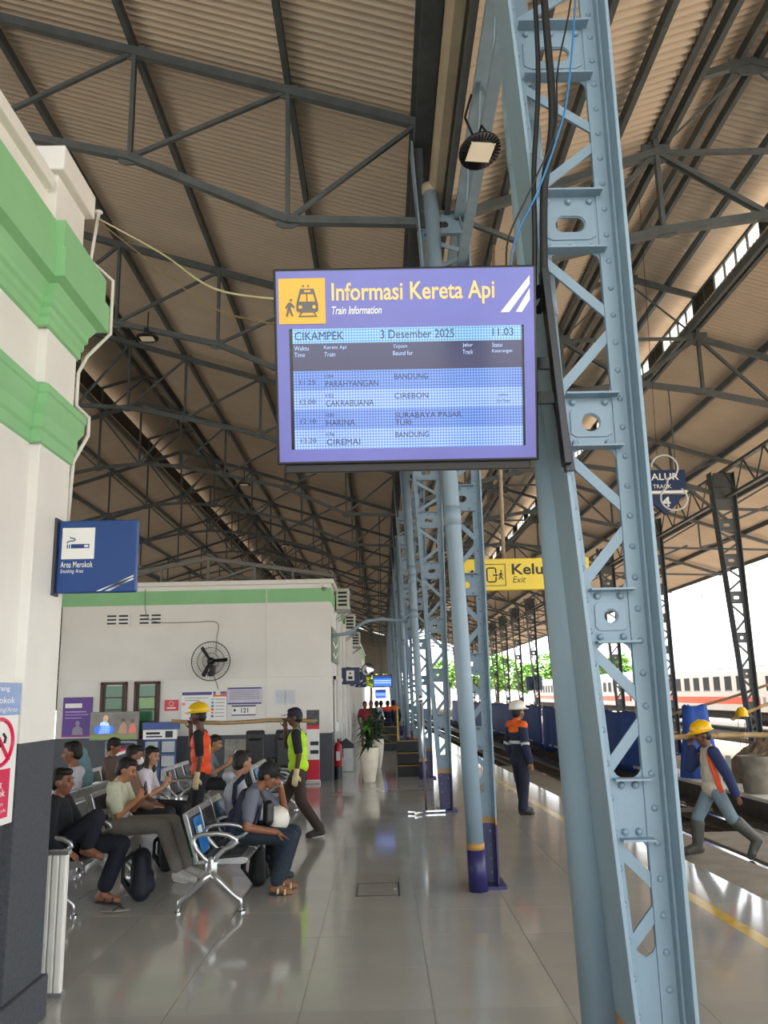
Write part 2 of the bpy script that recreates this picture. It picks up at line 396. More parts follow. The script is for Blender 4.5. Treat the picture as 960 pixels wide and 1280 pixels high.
# light steel roof frame above the hall
M_RFG = mat('frame_paint_grey','#6e6b64',.6,var=.2)
rf = empty('roof_frame', (-4.06, 19.9, 4.5)); tag(rf, 'low gabled grey steel frame resting on top of the white hall', 'roof frame')
for yy in (0, 3, 6):
    L = MB(); L.bar((-3.3,yy,.0),(-.0,yy,.58),.07,.09); L.build('rafter', M_RFG, rf)
    L = MB(); L.bar((0,yy,.58),(2.95,yy,.12),.07,.09); L.build('rafter', M_RFG, rf)
    for x in (-2.2,-1.1,0,1.1,2.0): L = MB(); L.bar((x,yy,0),(x,yy,.55-abs(x)*.165),.05,.05); L.build('strut', M_RFG, rf)
    L = MB(); L.bar((-2.2,yy,.06),(-1.1,yy,.36),.04,.05); L.build('brace', M_RFG, rf); L = MB(); L.bar((.1,yy,.06),(1.1,yy,.36),.04,.05); L.build('brace', M_RFG, rf)
for (x, z) in ((-3.2,.06),(0,.62),(2.9,.17),(-1.6,.36),(1.5,.4)): L = MB(); L.bar((x,-.1,z+.04),(x,6.1,z+.04),.06,.06); L.build('purlin', M_RFG, rf)

wo = MB(); wo.box(-15.45,-15.3,-12,101,3.3,8.7); wo = wo.build('wall_sky_blocker', mat('blocker_cladding','#7d776c',.8,var=.2)); tag(wo, kind='structure')  # invented outer wall, added to keep side sky light off the left roof
for i in range(21): MB().box(-15.5,-15.25,-12+5.45*i,-11.7+5.45*i,-.5,3.3).build('post', M_CONC, wo)
wg = MB(); wg.prism([(-15.4,4.2),(.8,4.2),(.8,8.6),(-6.1,10.7),(-6.1,11.6),(-7.35,12),(-8.6,11.6),(-8.6,10.7),(-15.4,8.6)],101.6,101.8); tag(wg.build('wall_gable_blocker', mat('blocker_cladding','#7d776c',.8,var=.2)), kind='structure')  # gable added to shade the left roof and block bright sky at its end
dp = MB(); dp.tube([(-7.5,19.55,0),(-7.5,19.55,4.35)], .06, 10); tag(dp.build('downpipe', mat('downpipe_dark','#33373a',.5), smooth=True), 'dark downpipe at the outer corner of the white hall', 'pipe')
# ------------------------------------------------------------------ roofs
PITCH = 5.45
def col_y(k): return 3.45+PITCH*k
NB0 = -2; KEND = 18
def sheet_mesh(name, m):
    n = 48*6; vs = []; fs = []
    for i in range(n+1):
        y = PITCH*i/n; z = .021*math.sin(2*PI*48*i/n)
        vs += [(-.02, y, z), (1.02, y, z)]
    for i in range(n): fs.append((2*i, 2*i+1, 2*i+3, 2*i+2))
    me = bpy.data.meshes.new(name); me.from_pydata(vs, [], fs); me.update(); me.materials.append(m)
    me.polygons.foreach_set('use_smooth', [True]*len(me.polygons)); return me
def sheet_row(parent, me, xa, za, xb, zb, off=0.):
    L = math.hypot(xb-xa, zb-za); ang = math.atan2(zb-za, xb-xa)
    for k in range(NB0, KEND):
        o = obj('roof_sheet', me, None, parent, loc=(xa, col_y(k), za+off)); o.rotation_euler = (0, -ang, 0); o.scale = (L, 1, 1)
ceilL = empty('ceiling', (0,0,0)); tag(ceilL, kind='structure')
ceilR = empty('ceiling_over_track', (0,0,0)); tag(ceilR, kind='structure')
meL = sheet_mesh('roof_sheet_grey', M_SHEET_L); meR = sheet_mesh('roof_sheet_tan', M_SHEET_R)
CL = -7.35
def ZL(x): return 8.48+.31*(.54-x) if x >= CL else ZL(2*CL-x)
XL = [.9, -.99, -2.88, -4.77, -6.15]
for i in range(4):
    a, b = XL[i], XL[i+1]
    sheet_row(ceilL, meL, b, ZL(b)+.23, a, ZL(a)+.23, .012*i)
    sheet_row(ceilL, meL, 2*CL-a, ZL(a)+.23, 2*CL-b, ZL(b)+.23, .012*i)
sheet_row(ceilL, meL, CL, 12.0, -5.7, 11.5); sheet_row(ceilL, meL, 2*CL+5.7, 11.5, CL, 12.0)
Y0, Y1 = col_y(NB0), col_y(KEND)
def purlin(parent, x, z, m, w=.07, h=.14, y0=Y0, y1=Y1):
    return MB().box(x-w/2, x+w/2, y0, y1, z-h/2, z+h/2).build('purlin', m, parent)
for x in XL: purlin(ceilL, x-(.05 if x > .5 else 0), ZL(x)+.13, M_TRUSS); purlin(ceilL, 2*CL-x, ZL(x)+.13, M_TRUSS)
for x in (-5.8, CL, 2*CL+5.8): purlin(ceilL, x, 11.86 if x == CL else 11.4, M_TRUSS)
for s in (-1, 1):
    for i in range(5):
        b = MB().box(CL+s*1.3-.012, CL+s*1.3+.012, Y0, Y1, 10.68+.15*i, 10.845+.15*i); b.build('louvre_board', mat('sooty_board', '#3b352e', .9), ceilL)
CR = 4.6
def ZR(x):
    d = abs(x-CR); return 7.24+.33*(3.65-d)
XR = [.86, 2.15, 3.5]
for i in range(2):
    a, b = XR[i], XR[i+1]
    sheet_row(ceilR, meR, a, ZR(a)+.23, b, ZR(b)+.23, .012*i)
XR2 = [5.7, 7.0, 8.35, 9.7, 11.1, 12.5]
for i in range(5):
    a, b = XR2[i], XR2[i+1]; sheet_row(ceilR, meR, a, ZR(a)+.23, b, ZR(b)+.23, -.012*i)
sheet_row(ceilR, meR, 2.95, 8.98, CR, 9.5); sheet_row(ceilR, meR, CR, 9.5, 6.25, 8.98)
for x in XR+XR2: purlin(ceilR, x, ZR(x)+.13, M_TRUSS_R, .06)
for x in (2.78, 1.55): purlin(ceilR, x, ZR(x)+.13, M_TRUSS_R, .06)
for x in (3.05, 3.9, 4.5, 4.72, 5.4, 6.1): purlin(ceilR, x, 9.36-.315*abs(x-CR), M_TRUSS_R, .06)
# clerestory windows of the lantern over the track
M_PANE = bpy.data.materials.new('milky_glass'); M_PANE.use_nodes = True
_n = M_PANE.node_tree.nodes; _l = M_PANE.node_tree.links; _n.remove(_n['Principled BSDF'])
_t = _n.new('ShaderNodeBsdfTranslucent'); _t.inputs[0].default_value = (.9,.93,.92,1); _tr = _n.new('ShaderNodeBsdfTransparent'); _mx = _n.new('ShaderNodeMixShader'); _mx.inputs[0].default_value = .45
_l.new(_t.outputs[0], _mx.inputs[1]); _l.new(_tr.outputs[0], _mx.inputs[2]); _l.new(_mx.outputs[0], _n['Material Output'].inputs[0])
pane = MB().box(-.006,.006,-.21,.21,-.25,.25).mesh('pane'); pane.materials.append(M_PANE)
brd = MB().box(-.012,.012,-.225,.225,-.26,.26).mesh('louvre_board'); brd.materials.append(mat('sooty_board', '#3b352e', .9))
mul = MB().box(-.03,.03,-.02,.02,-.3,.3).mesh('mullion'); mul.materials.append(M_TRUSS_R)
wn = 0
for s in (1, -1):
    x = CR+s*1.27
    for k in range(NB0, KEND):
        wn += 1
        w = empty('window_%d' % wn, (x, col_y(k), 8.52)); tag(w, kind='structure')
        for zz in (-.29, .29): MB().box(-.035,.035,.02,PITCH-.02,zz-.03,zz+.03).build('window_frame', M_TRUSS_R, w)
        for i in range(12):
            yy = .24+.452*i
            if i % 6 < 4: obj('pane', pane, None, w, loc=(0,yy,0))
            else: obj('louvre_board', brd, None, w, loc=(0,yy,0))
            obj('mullion', mul, None, w, loc=(0,yy+.226,0))

# ------------------------------------------------------------------ trusses
def pbar(root, name, p, q, w, h, m): b = MB(); b.bar((p[0],0,p[1]),(q[0],0,q[1]),w,h,(0,1,0)); return b.build(name, m, root)
def dbar(root, name, p, q, m, t=.022, gap=.06, h=.05):
    b = MB()
    for s in (-1, 1): b.bar((p[0],s*gap/2,p[1]),(q[0],s*gap/2,q[1]),h,t,(0,1,0))
    return b.build(name, m, root)
def gusset(root, p, m, w=.26, h=.2): return MB().prism([(p[0]-w/2,p[1]-h*.3),(p[0]-w*.2,p[1]-h/2),(p[0]+w*.2,p[1]-h/2),(p[0]+w/2,p[1]-h*.3),(p[0]+w/2,p[1]+h*.4),(p[0]-w/2,p[1]+h*.4)], -.012, .012).build('gusset_plate', m, root)
def truss_left():
    t = empty('roof_truss', (0,0,0)); m = M_TRUSS
    tag(t, 'dark grey steel truss with arched lower chord over the waiting seats', 'truss', 'trusses over the waiting side')
    bot = [(.55,7.18),(-.99,7.24),(-2.85,8.1),(-4.7,8.55),(-6.1,8.85),(CL,8.95)]
    top = [(x, ZL(x)) for x, _ in bot]; top[-1] = (CL, ZL(CL))
    mir = lambda p: (2*CL-p[0], p[1])
    for f in (lambda p: p, mir):
        pbar(t, 'top_chord', f(top[0]), f(top[-1]), .11, .09, m)
        for a, b in zip(bot, bot[1:]): pbar(t, 'bottom_chord', f(a), f(b), .09, .09, m)
        for i in range(1, 5):
            dbar(t, 'post', f(top[i]), f(bot[i]), m); gusset(t, f(top[i]), m); gusset(t, f(bot[i]), m)
        for i in range(5): pbar(t, 'diagonal', f(bot[i+1]), f(top[i]), .05, .05, m)
        pbar(t, 'lantern_post', f((-6.1, ZL(-6.1))), f((-6.1, 11.45)), .06, .06, m)
        pbar(t, 'lantern_rafter', f((-5.8, 11.36)), f((CL, 11.82)), .07, .07, m)
        pbar(t, 'lantern_brace', f((-6.1, 10.55)), f((CL, 11.7)), .04, .04, m)
    dbar(t, 'post', (CL, ZL(CL)), (CL, 8.95), m)
    pbar(t, 'end_post', (.55, 8.5), (.55, 7.1), .1, .1, m)
    return t
def truss_right():
    t = empty('roof_truss', (0,0,0)); m = M_TRUSS_R
    tag(t, 'dark grey steel truss with raised lantern over the railway track', 'truss', 'trusses over the track')
    bot = [(1.0,6.35),(2.1,6.72),(3.36,7.02),(CR,7.2)]; top = [(.95,ZR(.95)),(2.1,ZR(2.1)),(3.36,ZR(3.36)),(CR,8.05)]
    mir = lambda p: (2*CR-p[0], p[1])
    for f in (lambda p: p, mir):
        pbar(t, 'top_chord', f(top[0]), f((3.42, ZR(3.42))), .09, .1, m)
        for a, b in zip(bot, bot[1:]): pbar(t, 'bottom_chord', f(a), f(b), .1, .08, m)
        for i in (1, 2): dbar(t, 'post', f(top[i]), f(bot[i]), m)
        pbar(t, 'diagonal', f(bot[1]), f(top[0]), .05, .05, m); pbar(t, 'diagonal', f(bot[1]), f(top[2]), .05, .05, m)
        dbar(t, 'diagonal', f(top[2]), f(bot[3]), m, h=.06)
        pbar(t, 'lantern_post', f((3.36, 8.0)), f((3.36, 8.86)), .06, .06, m)
        pbar(t, 'lantern_rafter', f((3.0, 8.76)), f((CR, 9.26)), .09, .08, m)
        pbar(t, 'lantern_rod', f((3.36, 8.05)), f((CR, 9.2)), .025, .025, m)
        gusset(t, f(top[2]), m, .34, .28); gusset(t, f(bot[2]), m, .3, .16)
    pbar(t, 'tie_bar', top[2], mir(top[2]), .05, .06, m); gusset(t, (CR, 9.2), m, .5, .25); gusset(t, bot[3], m, .4, .16)
    # cantilevered eave beyond the far columns
    pbar(t, 'eave_rafter', (8.25, ZR(8.25)), (12.45, ZR(12.45)), .09, .1, m)
    pbar(t, 'eave_strut', (8.5, 6.0), (12.3, ZR(12.3)-.05), .06, .07, m); pbar(t, 'eave_post', (9.7, ZR(9.7)), (9.7, 6.0), .04, .04, m)
    pbar(t, 'eave_brace', (8.5, 6.1), (9.7, ZR(9.7)), .045, .045, m); pbar(t, 'eave_brace', (9.7, 6.0), (11.1, ZR(11.1)), .04, .04, m)
    pbar(t, 'knee_brace', (8.3, 5.75), (7.3, 6.68), .06, .06, m); pbar(t, 'knee_brace', (8.5, 5.75), (9.3, 6.05), .06, .06, m)
    return t
for mk in (truss_left, truss_right):
    t0 = mk()
    for i, k in enumerate(range(-1, KEND)):
        t = t0 if i == 0 else copy_tree(t0)
        t.location = (0, col_y(k), 0)
# eave beam, fascia, gutter and lattice girders along the column rows
eb = MB(); eb.box(.47,.72,Y0,Y1,8.56,8.62); eb.box(.58,.61,Y0,Y1,8.15,8.56); eb.box(.5,.7,Y0,Y1,8.12,8.16); eb.build('eave_beam', M_TRUSS, ceilL)
MB().box(.86,.88,Y0,Y1,7.4,8.75).build('valley_fascia', mat('sooty_board', '#3b352e', .9), ceilL)
gt = MB()
prof = [(.655,7.62),(.665,7.45),(.71,7.40),(.80,7.40),(.845,7.45),(.855,7.62),(.835,7.62),(.825,7.47),(.79,7.43),(.72,7.43),(.685,7.47),(.675,7.62)]
gt.prism(prof, Y0, Y1); gutter = gt.build('gutter', M_GALV); tag(gutter, 'long beige metal gutter hung along the roof valley', 'gutter')
def lattice_girder(x, zt, zb, m, name, label):
    g = empty(name, (x, 30, zb)); tag(g, label, 'girder')
    MB().box(-.06,.06,Y0-30,Y1-30,zt-zb-.03,zt-zb+.03).build('upper_chord', m, g); MB().box(-.05,.05,Y0-30,Y1-30,-.03,.03).build('lower_chord', m, g)
    n = int((Y1-Y0)/.545)
    for i in range(n):
        y = Y0-30+.545*i; b = MB(); b.bar((0,y,0 if i % 2 else zt-zb),(0,y+.545,zt-zb if i % 2 else 0),.012,.06); b.build('diagonal', m, g)
    return g
lattice_girder(1.0, 7.25, 6.65, M_BLUE2, 'lattice_girder', 'grey lattice girder running above the blue column row')
lattice_girder(8.35, 6.95, 6.3, M_TRUSS_R, 'lattice_girder', 'dark lattice girder joining the far platform columns')

# ------------------------------------------------------------------ lattice columns
XRt = 1.08
def xl(z): return .885-.0547*(z-.7)
PAN = [(1.40,.11,0,0),(2.14,.105,.025,.025),(2.96,.115,.037,.037),(3.89,.14,.065,.036),(4.77,.14,.075,.036),(5.62,.14,.08,.04),(6.4,.14,.08,.04),(7.15,.14,.08,.04)]
def column_parts(root, m, ztop, near):
    FD = .15
    def flange(name, mm, z0, z1, parent=root):
        b = MB(); b.prism([(xl(z0)-.016,z0),(xl(z0),z0),(xl(z1),z1),(xl(z1)-.016,z1)], -FD, FD)
        b.prism([(xl(z0),z0),(xl(z0)+.05,z0),(xl(z1)+.05,z1),(xl(z1),z1)], -.014, .014); b.prism([(xl(z0)+.0,z0),(xl(z0)+.012,z0),(xl(z1)+.012,z1),(xl(z1),z1)], -.06, .06)
        b.build(name, mm, parent, bevel=.003 if near else 0)
        b = MB(); b.box(XRt-.0,XRt+.016,-FD,FD,z0,z1); b.box(XRt-.075,XRt,-.014,.014,z0,z1); b.box(XRt-.012,XRt,-.06,.06,z0,z1)
        b.build(name, mm, parent, bevel=.003 if near else 0)
    for z0, z1, mm, nm in ((.64,ztop,m,'flange'),(.58,.64,M_GOLD,'gold_band'),(0,.58,M_NAVY,'painted_base')):
        flange(nm, mm, z0, z1)
    for z0, z1, mm, nm in ((.64,.87,m,'web_plate'),(.58,.64,M_GOLD,'gold_band'),(.04,.58,M_NAVY,'painted_base')):
        b = MB(); b.prism([(xl(z0)+.01,z0),(XRt-.01,z0),(XRt-.01,z1),(xl(z1)+.01,z1)], -.006, .006); b.build(nm, mm, root)
    MB().box(xl(0)-.08,XRt+.08,-.22,.22,-.004,.03).build('base_plate', M_NAVY, root, bevel=.004)
    prev = .87
    for (zc, h, hx, hz) in PAN:
        if zc+h > ztop: break
        z0, z1 = zc-h, zc+h; L0, L1 = xl(z0)+.02, xl(z1)+.02; R = XRt-.03; cx = (xl(zc)+.05+XRt-.075)/2
        b = MB()
        if hx: b.hole_plate(L0,R,z0,z1,-.006,.006,cx,zc,hx,hz,24,L1)
        else: b.prism([(L0,z0),(R,z0),(R,z1),(L1,z1)], -.006, .006)
        b.build('web_plate', m, root)
        p = MB()
        if near:
            if hx: p.hole_plate(xl(zc)+.06,XRt-.085,zc-h*.55,zc+h*.55,-.013,-.006,cx,zc,hx+.004,hz+.004)
            else: p.box(xl(zc)+.06,XRt-.085,zc-h*.55,zc+h*.55,-.012,-.006)
            p.build('cover_plate', m, root, bevel=.002)
        for zz in (z0, z1):
            s = MB(); s.box(xl(zz)+.045,XRt-.055,-.07,-.004,zz-.004,zz+.004)
            s.build('shelf_angle', m, root)
        zm = (prev+z0)/2
        for (a, bz) in ((z0-.03, zm+.035), (prev+.03, zm-.035)):
            d = MB(); d.bar((xl(a)+.03,0,a),(XRt-.05,0,bz),.042 if near else .05,.014,(0,1,0)); d.build('lattice_bar', m, root)
        # rounded corner fillets under and over the plates
        for zz, s in ((z0,-1),(prev,1)):
            for xx, sx in ((xl(zz)+.05,1),(XRt-.075,-1)):
                poly = [(xx,zz)]+[(xx+sx*.05*(1-math.sin(t)), zz+s*.05*(1-math.cos(t))) for t in (0,.4,.8,1.2,1.57)]
                if near: MB().prism(poly, -.005, .005).build('corner_fillet', m, root)
        prev = z1
    return root
riv = MB().lathe([(.0135,0),(.0135,-.003),(.011,-.009),(.006,-.0125),(.0008,-.0135)][::-1], 10, (0,0,0), Matrix.Rotation(-PI/2,3,'X'))
def rivets(root, m, ztop, single):
    pts = []
    z = .12
    while z < ztop-.1:
        pts += [(XRt-.04, z), (xl(z)+.028, z+.04)]; z += .128
    for (zc, h, hx, hz) in PAN:
        if zc > ztop-.3: break
        w = XRt-.1-xl(zc)-.08
        nn = 2 if w < .16 else 3
        for s in (-1, 1):
            for i in range(nn): pts.append((xl(zc)+.075+(w-.0)*i/(nn-1), zc+s*h*.78))
    if single:
        me = MB().lathe([(.0008,-.0135),(.006,-.0125),(.011,-.009),(.0135,-.003),(.0135,.002)], 10, (0,0,0), Matrix.Rotation(-PI/2,3,'X')).mesh('rivet', True); me.materials.append(m)
        mn = me.copy(); mn.materials.clear(); mn.materials.append(M_NAVY)
        for (x, z) in pts: obj('rivet', mn if z < .58 else me, None, root, loc=(x,-.012,z))
    else:
        b = MB()
        for (x, z) in pts: b.lathe([(.0008,-.0135),(.009,-.010),(.0135,.002)], 6, (x,-.012,z), Matrix.Rotation(-PI/2,3,'X'))
        b.build('rivets', m, root, kind='stuff')
ZT = 8.15
c1 = empty('lattice_column', (0, col_y(0), 0)); tag(c1, 'large riveted blue lattice column carrying the train information board', 'column')
column_parts(c1, M_BLUE, ZT, True); rivets(c1, M_BLUE, ZT, True)
c2 = empty('lattice_column', (0, col_y(1), 0)); tag(c2, 'riveted blue grey lattice column in the platform row beyond the information board', 'column', 'blue lattice columns along the platform')
column_parts(c2, M_BLUE2, ZT, False); rivets(c2, M_BLUE2, ZT, False)
cb = copy_tree(c2); cb.location = (0, col_y(-1), 0)
for k in range(2, KEND):
    c = copy_tree(c2); c.location = (0, col_y(k), 0)
f0 = empty('lattice_column', (7.44, col_y(2), 0)); tag(f0, 'dark lattice column with bracketed head on the far platform', 'column', 'dark lattice columns on the far platform')
column_parts(f0, M_DARKSTEEL, 6.9, False)
MB().prism([(.6,6.35),(.66,5.98),(1.08,5.98),(1.14,6.35),(1.08,6.9),(.64,6.9)], -.02, .02).build('head_plate', M_DARKSTEEL, f0)
for k in range(0, KEND):
    if k == 2: continue
    c = copy_tree(f0); c.location = (7.44, col_y(k), 0)

# rainwater pipes
def pipe(y, x0, sl, label, col, z1=7.45, group=None):
    p = empty('rainwater_pipe', (x0, y, 0)); tag(p, label, 'pipe', group)
    P = lambda z: (-sl*z, 0, z)
    MB().tube([P(.43), P(2), P(4), P(z1)], .082, 20).build('pipe', col, p, True)
    for z in (3.55, 4.35, 4.55): MB().tube([P(z), P(z+.2)], .088, 20).build('sleeve', col, p, True)
    MB().tube([P(.37), P(.435)], .087, 20).build('gold_band', M_GOLD, p, True); MB().tube([P(0), P(.375)], .09, 20).build('painted_base', M_NAVY, p, True)
    MB().tube([P(z1-.05), (-sl*z1-.0,0,z1+.05)], .095, 16).build('collar', M_GALV, p, True)
    return p
M_PIPE = mat('pipe_pale_blue', '#8da4b4', .4, var=.08, scale=3)
pipe(col_y(0)+.24, .855, .024, 'pale blue rainwater pipe behind the large column with the information board', M_BLUE)
pp = pipe(col_y(1)-.24, .88, .03, 'pale blue rainwater pipe with navy foot between floor hatch and lattice column', M_PIPE)
for k in (3, 5, 7, 9):
    c = copy_tree(pp); c.location = (.88, col_y(k)-.24, 0); tag(c, 'pale rainwater pipe with navy foot further along the column row', 'pipe', 'rainwater pipes further along')
# ================================================================== INFORMATION BOARD
def led_mat(name, c_lo, c_hi, strength, pitch=.0115, rough=.12):
    m = bpy.data.materials.new(name); m.use_nodes = True; N = m.node_tree.nodes; L = m.node_tree.links; b = N['Principled BSDF']
    b.inputs['Roughness'].default_value = rough; b.inputs['Base Color'].default_value = (.02,.02,.03,1)
    tc = N.new('ShaderNodeTexCoord'); sx = N.new('ShaderNodeSeparateXYZ'); L.new(tc.outputs['Object'], sx.inputs[0]); fs = []
    for ax in ('X', 'Z'):
        a = N.new('ShaderNodeMath'); a.operation = 'MULTIPLY'; a.inputs[1].default_value = 2*PI/pitch; L.new(sx.outputs[ax], a.inputs[0])
        s = N.new('ShaderNodeMath'); s.operation = 'SINE'; L.new(a.outputs[0], s.inputs[0]); fs.append(s)
    mu = N.new('ShaderNodeMath'); mu.operation = 'ADD'; L.new(fs[0].outputs[0], mu.inputs[0]); L.new(fs[1].outputs[0], mu.inputs[1])
    no = N.new('ShaderNodeTexNoise'); no.inputs['Scale'].default_value = 4; L.new(tc.outputs['Object'], no.inputs['Vector'])
    ad = N.new('ShaderNodeMath'); ad.operation = 'MULTIPLY_ADD'; ad.inputs[1].default_value = 1.6; L.new(no.outputs['Fac'], ad.inputs[0]); L.new(mu.outputs[0], ad.inputs[2])
    r = N.new('ShaderNodeMapRange'); r.inputs['From Min'].default_value = -.5; r.inputs['From Max'].default_value = 2.0; L.new(ad.outputs[0], r.inputs['Value'])
    mx = N.new('ShaderNodeMix'); mx.data_type = 'RGBA'; L.new(r.outputs[0], mx.inputs['Factor'])
    mx.inputs['A'].default_value = lin(c_lo); mx.inputs['B'].default_value = lin(c_hi)
    L.new(mx.outputs['Result'], b.inputs['Emission Color']); b.inputs['Emission Strength'].default_value = strength
    MATS[name] = m; return m
EM = .24
M_LEDB = led_mat('led_blue_row', '#2a5fd0', '#86b4f0', EM); M_LEDL = led_mat('led_pale_row', '#4a86e4', '#bcdcfb', EM); M_LEDC = led_mat('led_cyan_row', '#3a98dc', '#b4e2f8', EM)
M_LEDD = led_mat('led_dark_row', '#2b2f5e', '#3a4274', EM*.8, .004)
M_HEAD = mat('board_face_violet', '#6f72c6', .25, var=.12, scale=2.2)
M_ICON = mat('board_icon_yellow', '#f5bb3c', .35, var=.05)
M_GREYI = mat('icon_grey', '#6c6a6a', .5)
M_TXTY = mat('board_text_cream', '#ffd98a', .4, var=.02)
M_LEDTXT = mat('led_text_dark', '#26305e', .4, var=.02, emit=.03); M_LEDTXW = mat('led_text_pale', '#a9c0ea', .4, var=.02, emit=.1)
BW, BH = 1.05, .775
brd_root = empty('information_board', (.125, 3.285, 3.17), rot=(math.radians(13.5), 0, 0))
tag(brd_root, 'violet train information board with lit timetable screen fixed to the blue column', 'sign board')
def bu(u): return (u-507.5)/321*BW
def bv(v): return (457.5-v)/235*BH
MB().box(-BW/2-.012, BW/2+.012, -.02, .1, -BH/2-.012, BH/2+.012).build('housing', M_BLACK, brd_root, bevel=.006)
MB().box(-BW/2+.02, BW/2-.02, .1, .16, -BH/2-.03, BH/2-.1).build('rear_box', M_BLACK, brd_root, bevel=.006)
MB().box(-BW/2+.02, BW/2-.02, -.0, .1, -BH/2-.045, -BH/2-.005).build('bottom_tray', M_BLACK, brd_root, bevel=.004)
face = MB()
for (u0,u1,v0,v1) in ((347,668,340,411),(347,362,411,560),(655,668,411,560),(347,668,560,575)): face.box(bu(u0),bu(u1),-.026,-.018,bv(v1),bv(v0))
face.build('face_panel', M_HEAD, brd_root)
icon = MB().box(bu(350),bu(408),-.029,-.025,bv(405),bv(349)).build('pictogram', M_ICON, brd_root)
def flat(name, poly, m, parent, y0=-.032, y1=-.029): return MB().prism([(bu(a),bv(b)) for a,b in poly], y0, y1).build(name, m, parent)
flat('train_shape', [(377,362),(394,362),(399,381),(399,389),(396,391),(376,391),(372,389),(372,381)], M_GREYI, icon)
flat('train_window', [(378,369),(384.5,369),(384.5,378),(375.5,378)], M_ICON, icon, -.034, -.031); flat('train_window', [(386,369),(393,369),(395.5,378),(386,378)], M_ICON, icon, -.034, -.031)
flat('train_panel', [(382,364),(390,364),(390,366.5),(382,366.5)], M_ICON, icon, -.034, -.031)
for c in (377, 394): MB().lathe([(.0001,0),(.0075,0),(.0075,.002)], 12, (bu(c),-.032,bv(384.5)), Matrix.Rotation(PI/2,3,'X')).build('train_lamp', M_ICON, icon)
flat('track_shape', [(378,391),(379.5,391),(377,395),(396,395),(393,391),(394.5,391),(398,396.5),(374,396.5)], M_GREYI, icon)
for c in (381, 387): MB().lathe([(.0001,0),(.004,0),(.004,.002)], 10, (bu(c),-.03,bv(358.5)), Matrix.Rotation(PI/2,3,'X')).build('train_roof_dot', M_GREYI, icon)
MB().lathe([(.0001,0),(.005,0),(.005,.002)], 10, (bu(365.5),-.03,bv(375.5)), Matrix.Rotation(PI/2,3,'X')).build('walker_head', M_GREYI, icon)
flat('walker_shape', [(362,379),(365,378),(370,384),(369,385.5),(365.5,382.5),(365,386),(368,395),(366,395.5),(363,388),(361,396),(358.8,395.5),(361,386),(361.5,382),(359.5,386),(358,385)], M_GREYI, icon)
text('lettering', 'Informasi Kereta Api', bu(416), bu(619), bv(384), bv(355), -.0275, M_TXTY, brd_root, bold=.016)
text('lettering', 'Train Information', bu(416), bu(478), bv(394), bv(384), -.0275, M_PRINTW, brd_root, bold=.015, shear=.25)
flat('stripe', [(626,395),(637,395),(663,361),(663,350)], M_PRINTW, brd_root, -.0285, -.0255); flat('stripe', [(645,395),(653,395),(663,380),(663,366)], M_PRINTW, brd_root, -.0285, -.0255)
scr = MB().box(bu(362),bu(655),-.02,-.014,bv(560),bv(411)).build('screen_bezel', mat('bezel_olive','#57584e',.5), brd_root)
def row(v0, v1, m): return MB().box(bu(366),bu(652),-.024,-.0195,bv(v1),bv(v0)).build('screen_row', m, scr)
row(411,429,M_LEDC); row(429,463,M_LEDD); row(463,487,M_LEDB); row(487,511,M_LEDL); row(511,535,M_LEDB); row(535,560,M_LEDL)
def led(t, u0, u1, v0, v1, m=None, b=.012): text('lettering', t, bu(u0), bu(u1), bv(v1), bv(v0), -.0246, m or M_LEDTXT, scr)
led('CIKAMPEK',369,430,414.5,425); led('3 Desember 2025',476,568,414,424.5); led('11.03',616,642,414,423.5)
for a,b,u0,u1,w in (('Waktu','Time',368,386,381),('Kereta Api','Train',405,433,419),('Tujuan','Bound for',491,509,516),('Jalur','Track',578,591,591),('Status','Keterangan',615,628,640)):
    led(a,u0,u1,432,437.5,M_LEDTXW); led(b,u0,w,440,445.5,M_LEDTXW)
for t,n,nm,ds,v in (('11.25','134','PARAHYANGAN','BANDUNG',466),('12.00','132','CAKRABUANA','CIREBON',490),('12.10','100','HARINA','SURABAYA PASAR',514),('13.20','176','CIREMAI','BANDUNG',538)):
    led(t,374,393,v+8,v+14); led(n,406,416,v+1.5,v+6,None,.006); led(nm,406,406+6.0*len(nm),v+9.5,v+17); led(ds,492,492+6.0*len(ds),v+2,v+9)
led('TURI',492,512,525,532); led('Jadwal',622,634,495,499,None,.004); led('On Time',620,636,502,506,None,.004)
# bracket fixing the board to the column
bk = empty('board_bracket', (.71, 3.24, 3.15)); tag(bk, 'black steel bracket between information board and blue column flange', 'bracket')
a = MB(); a.bar((.0,.02,.42),(.045,.03,-.42),.03,.07,(0,1,0)); a.build('upright', M_BLACK, bk, bevel=.003)
for z in (.02, -.13):
    a = MB(); a.bar((-.16,.13,z+.03),(.03,.05,z),.02,.05); a.build('arm', M_BLACK, bk)
a = MB(); a.bar((.03,.04,-.15),(.06,.05,-.44),.035,.04,(0,1,0)); a.build('stay', M_BLACK, bk)
a = MB(); a.bar((-.12,.14,.33),(.02,.05,.36),.02,.05); a.build('arm', M_BLACK, bk)

